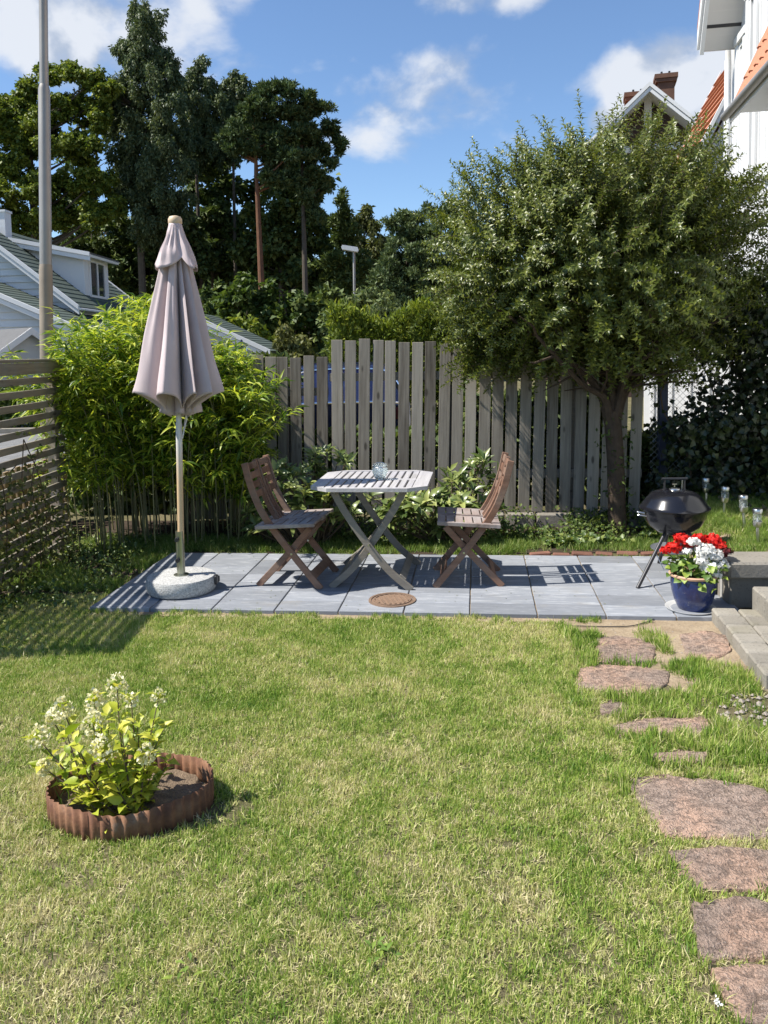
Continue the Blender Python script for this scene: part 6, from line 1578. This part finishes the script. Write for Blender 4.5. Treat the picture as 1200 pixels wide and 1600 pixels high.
# lawn
N = 72000; Yg = np.sqrt(rg.uniform(1.45 ** 2, 5.35 ** 2, N)); Xg = rg.uniform(0, 1, N); Xg = -(.52 * Yg + .35) + Xg * (1.04 * Yg + 1.45); P = np.stack([Xg, Yg, np.zeros(N)], 1)
q = P - P0; rr = q @ PYV / .2; cc = q @ PX / .4
edge = -.42 - .35 * (vnoise(P, 5, 21) - .5) - 4.6 * np.clip((cc - 5.3) / 1.0, 0, 1) * (.15 + 1.25 * (vnoise(P, 4.6, 22)))
ok = (rr < edge + rg.normal(size=N) * .10) | ((cc < -2.02) & (rr < 3)) | ((cc > 8.2) & (rr < -3))
stone = np.zeros(N, bool); near_stone = np.zeros(N, bool)
for poly in STONE_G:
    c0 = poly.mean(0); stone |= in_poly(P, c0 + (poly - c0) * (.95 + .04 * vnoise(P[:1], 3, 2)[0])); near_stone |= in_poly(P, c0 + (poly - c0) * 1.18)
rel = P[:, :2] - RC[:2]; inr = (rel[:, 0] / .285) ** 2 + (rel[:, 1] / .215) ** 2 < 1.0
bare = ((P[:, 0] > -.68) & (P[:, 0] < -.50) & (np.abs(P[:, 1] - 2.72) < .09) & (rg.random(N) < .7))
steps_m = (P[:, 0] > 1.70 + .15 * (P[:, 1] - 3.6)) & (P[:, 1] > 3.6)
gravel_m = (P[:, 0] > 1.35) & (P[:, 1] > 3.05) & (P[:, 1] < 3.75) & (vnoise(P, 3, 31) > .35) & (P[:, 0] - 1.35 > .25 * vnoise(P, 6, 30))
ok &= ~stone & ~inr & ~bare & ~steps_m
thin = vnoise(P, 2.2, 14) * .5 + .5 * vnoise(P, 7, 15)
rough = (((P[:, 0] > .98) & (P[:, 1] > 2.95)) | (near_stone & (vnoise(P, 6, 3) > np.where((cc > 5) & (rr > -5), .66, .45)))) & ok
lawn = ok & ~rough & (rg.random(N) < .45 + .9 * thin)
Pl_ = P[lawn]; grass_field('lawn_grass', 'short sunburnt lawn with green and straw coloured patches', Pl_, rg.uniform(0, 6.283, len(Pl_)), rg.uniform(.7, 1.25, len(Pl_)) * (.9 + .25 * np.clip((Pl_[:, 1] - 2) / 3, 0, 1)), lawn_t)
sandy = (cc > 5.0) & (rr < -.5) & (rr > -6) & ~stone & ~inr & ~steps_m & (vnoise(P, 7, 61) > .78) & (rg.random(N) < .7)
rough |= sandy; rough &= ~gravel_m | (rg.random(N) < .12); rough &= rg.random(N) < .62
Pr_ = P[rough]; grass_field('path_grass', 'longer green grass growing between the flagstones', Pr_, rg.uniform(0, 6.283, len(Pr_)), rg.uniform(.6, 1.35, len(Pr_)), long_t)
# strip behind the slabs, shaded corner and raised bank
N = 14000; P = np.stack([rg.uniform(-2.6, 3.0, N), rg.uniform(6.1, 7.2, N), np.full(N, .006)], 1); q = P - P0; rr = q @ PYV / .2
ok = (rr > ROWS + .25 + .5 * vnoise(P, 4, 2)) & (rr < ROWS + 2.7 + rg.normal(size=N) * .3) & (vnoise(P, 3.1, 5) + rg.normal(size=N) * .1 > .36) & (P[:, 0] < 2.35)
P = P[ok & (rg.random(N) < .8)]; grass_field('border_grass', 'lush grass strip between the slabs and the fence', P, rg.uniform(0, 6.283, len(P)), rg.uniform(.6, 1.3, len(P)), lush_t)
N = 26000; P = np.stack([rg.uniform(1.95, 4.6, N), rg.uniform(4.75, 8.4, N), np.zeros(N)], 1); P[:, 2] = terr(P[:, 0], P[:, 1]) - .004
lim = 2.22 + .10 * (vnoise(P, 3, 6) - .5) + .03 * (P[:, 1] - 5)
ok = (P[:, 0] > lim + rg.normal(size=N) * .03) & ((P[:, 1] > 5.02) | (P[:, 0] < 2.0)) & (vnoise(P, 4, 9) + rg.normal(size=N) * .12 > .30)
P = P[ok]; grass_field('bank_grass', 'shaggy grass on the raised bank around the solar lamps', P, rg.uniform(0, 6.283, len(P)), rg.uniform(.6, 1.25, len(P)), lush_t[:2] + long_t[:2])
N = 16000; P = np.stack([rg.uniform(-3.4, -1.2, N), rg.uniform(4.6, 7.0, N), np.full(N, .006)], 1); q = P - P0; rr = q @ PYV / .2; cc = q @ PX / .4
ok = ((cc < -2.04) & (rr > 2)) & (vnoise(P, 3.1, 55) + rg.normal(size=N) * .1 > .34 + .28 * np.clip((P[:, 1] - 5.4) / 1.2, 0, 1))
P = P[ok]; grass_field('corner_grass', 'ragged shaded grass between the slat screen and the slabs', P, rg.uniform(0, 6.283, len(P)), rg.uniform(.6, 1.2, len(P)), lush_t[:2] + long_t[:2])
# gravel patch at the right edge
n = 420; P = np.stack([1.42 + rg.random(n) * .75, rg.uniform(3.05, 3.72, n), np.zeros(n)], 1); P = P[vnoise(P, 3, 31) > .33]
m = MB()
for p in P:
    s_ = rg.uniform(.006, .017); pts = [(p[0] + s_ * a * rg.uniform(.7, 1.2), p[1] + s_ * b * rg.uniform(.7, 1.2), .008 + s_ * c * .7) for a, b, c in ((1, 0, 0), (0, 1, 0), (-1, 0, 0), (0, -1, 0), (0, 0, 1), (0, 0, -1))]
    m.add(pts, [(0, 1, 4), (1, 2, 4), (2, 3, 4), (3, 0, 4), (1, 0, 5), (2, 1, 5), (3, 2, 5), (0, 3, 5)])
meta(m.build('gravel', M['gravel']), 'pale gravel scattered in front of the concrete steps', kind='stuff')
n = 700; P = np.stack([rg.uniform(-1.3, 2.0, n), rg.uniform(3.7, 5.2, n), np.zeros(n)], 1); q = P - P0; rr = q @ PYV / .2; cc = q @ PX / .4
P = P[(rr < -.05) & (rr > -.5 - 4.2 * np.clip((cc - 5.2) / 1.3, 0, 1)) & (cc > -1)]; m = MB()
for p in P:
    s_ = rg.uniform(.002, .007); pts = [(p[0] + s_ * a * rg.uniform(.7, 1.3), p[1] + s_ * b * rg.uniform(.7, 1.3), .006 + s_ * c * .6) for a, b, c in ((1, 0, 0), (0, 1, 0), (-1, 0, 0), (0, -1, 0), (0, 0, 1))]
    m.add(pts, [(0, 1, 4), (1, 2, 4), (2, 3, 4), (3, 0, 4)])
meta(m.build('pebbles', M['gravel']), 'small pebbles and crumbs lying on the sandy strip', kind='stuff')
n = 170; P = np.array([patio(rg.uniform(-2, 8), rg.uniform(0, ROWS) ** 1.0, .0335) for _ in range(n)])
meta(link('dry_leaves', leaf_mesh('dry_leaves', P, unit(rdir(n) * np.array([1, 1, .1])), unit(np.array([0, 0, 1.0]) + rdir(n) * .25), rg.uniform(.006, .02, n), .006, M['l_olive'], rg.random(n))), 'tiny dry leaves and crumbs lying on the slabs', kind='stuff')
N = 900; P = np.array([patio(rg.uniform(-2, 8.2), rg.choice([-.16, ROWS + .05]) + rg.normal() * .12, .006) for _ in range(N)]); P = P[vnoise(P, 6, 71) > .55]
grass_field('edge_grass', 'small grass tufts growing against the edges of the slabs', P, rg.uniform(0, 6.283, len(P)), rg.uniform(.4, .9, len(P)), long_t)
# small white daisy in the grass at the bottom
fp = gp(1122, 1568, .035); d_ = thing('daisy', 'tiny white flower in the grass beside the lowest flagstone', 'flower', (fp[0], fp[1], 0))
n = 26; a = rg.uniform(0, 6.28, n); D = unit(np.stack([np.cos(a), np.sin(a), rg.uniform(.1, .6, n)], 1))
link('petals', leaf_mesh('petals', np.tile([0, 0, .035], (n, 1)) + rg.normal(size=(n, 3)) * .004, D, unit(np.array([0, 0, 1.0]) - D * .3), .008, .004, M['p_white'], rg.random(n)), d_)
MB().tube([(0, 0, 0), (0, 0, .036)], .0012, 5).build('stalk', M['greenstem'], d_)
# broad leaved weeds in the lawn
for (px, py, n, lab) in ((590, 1497, 14, 'flat pale green weed low in the middle of the lawn'), (292, 1525, 9, 'pale weed rosette at the bottom left of the lawn')):
    c = gp(px, py, .004); w_ = thing('lawn_weed', lab, 'weed', tuple(c))
    a = rg.uniform(0, 6.28, n); D = unit(np.stack([np.cos(a), np.sin(a), rg.uniform(.05, .4, n)], 1)); Pq = np.stack([rg.normal(size=n) * .03, rg.normal(size=n) * .02, rg.uniform(.008, .02, n)], 1)
    link('leaves', leaf_mesh('leaves', Pq, D, unit(np.array([0, 0, 1.0]) - D * .3), rg.uniform(.016, .034, n), .012, M['l_geran'], .4 + .6 * rg.random(n)), w_)
print('triangles', sum(sum(len(p.vertices) - 2 for p in o.data.polygons) for o in SC.objects if o.type == 'MESH' and len(o.data.polygons) < 2000) + sum(len(o.data.polygons) * 2 for o in SC.objects if o.type == 'MESH' and len(o.data.polygons) >= 2000), 'objects', len(SC.objects))
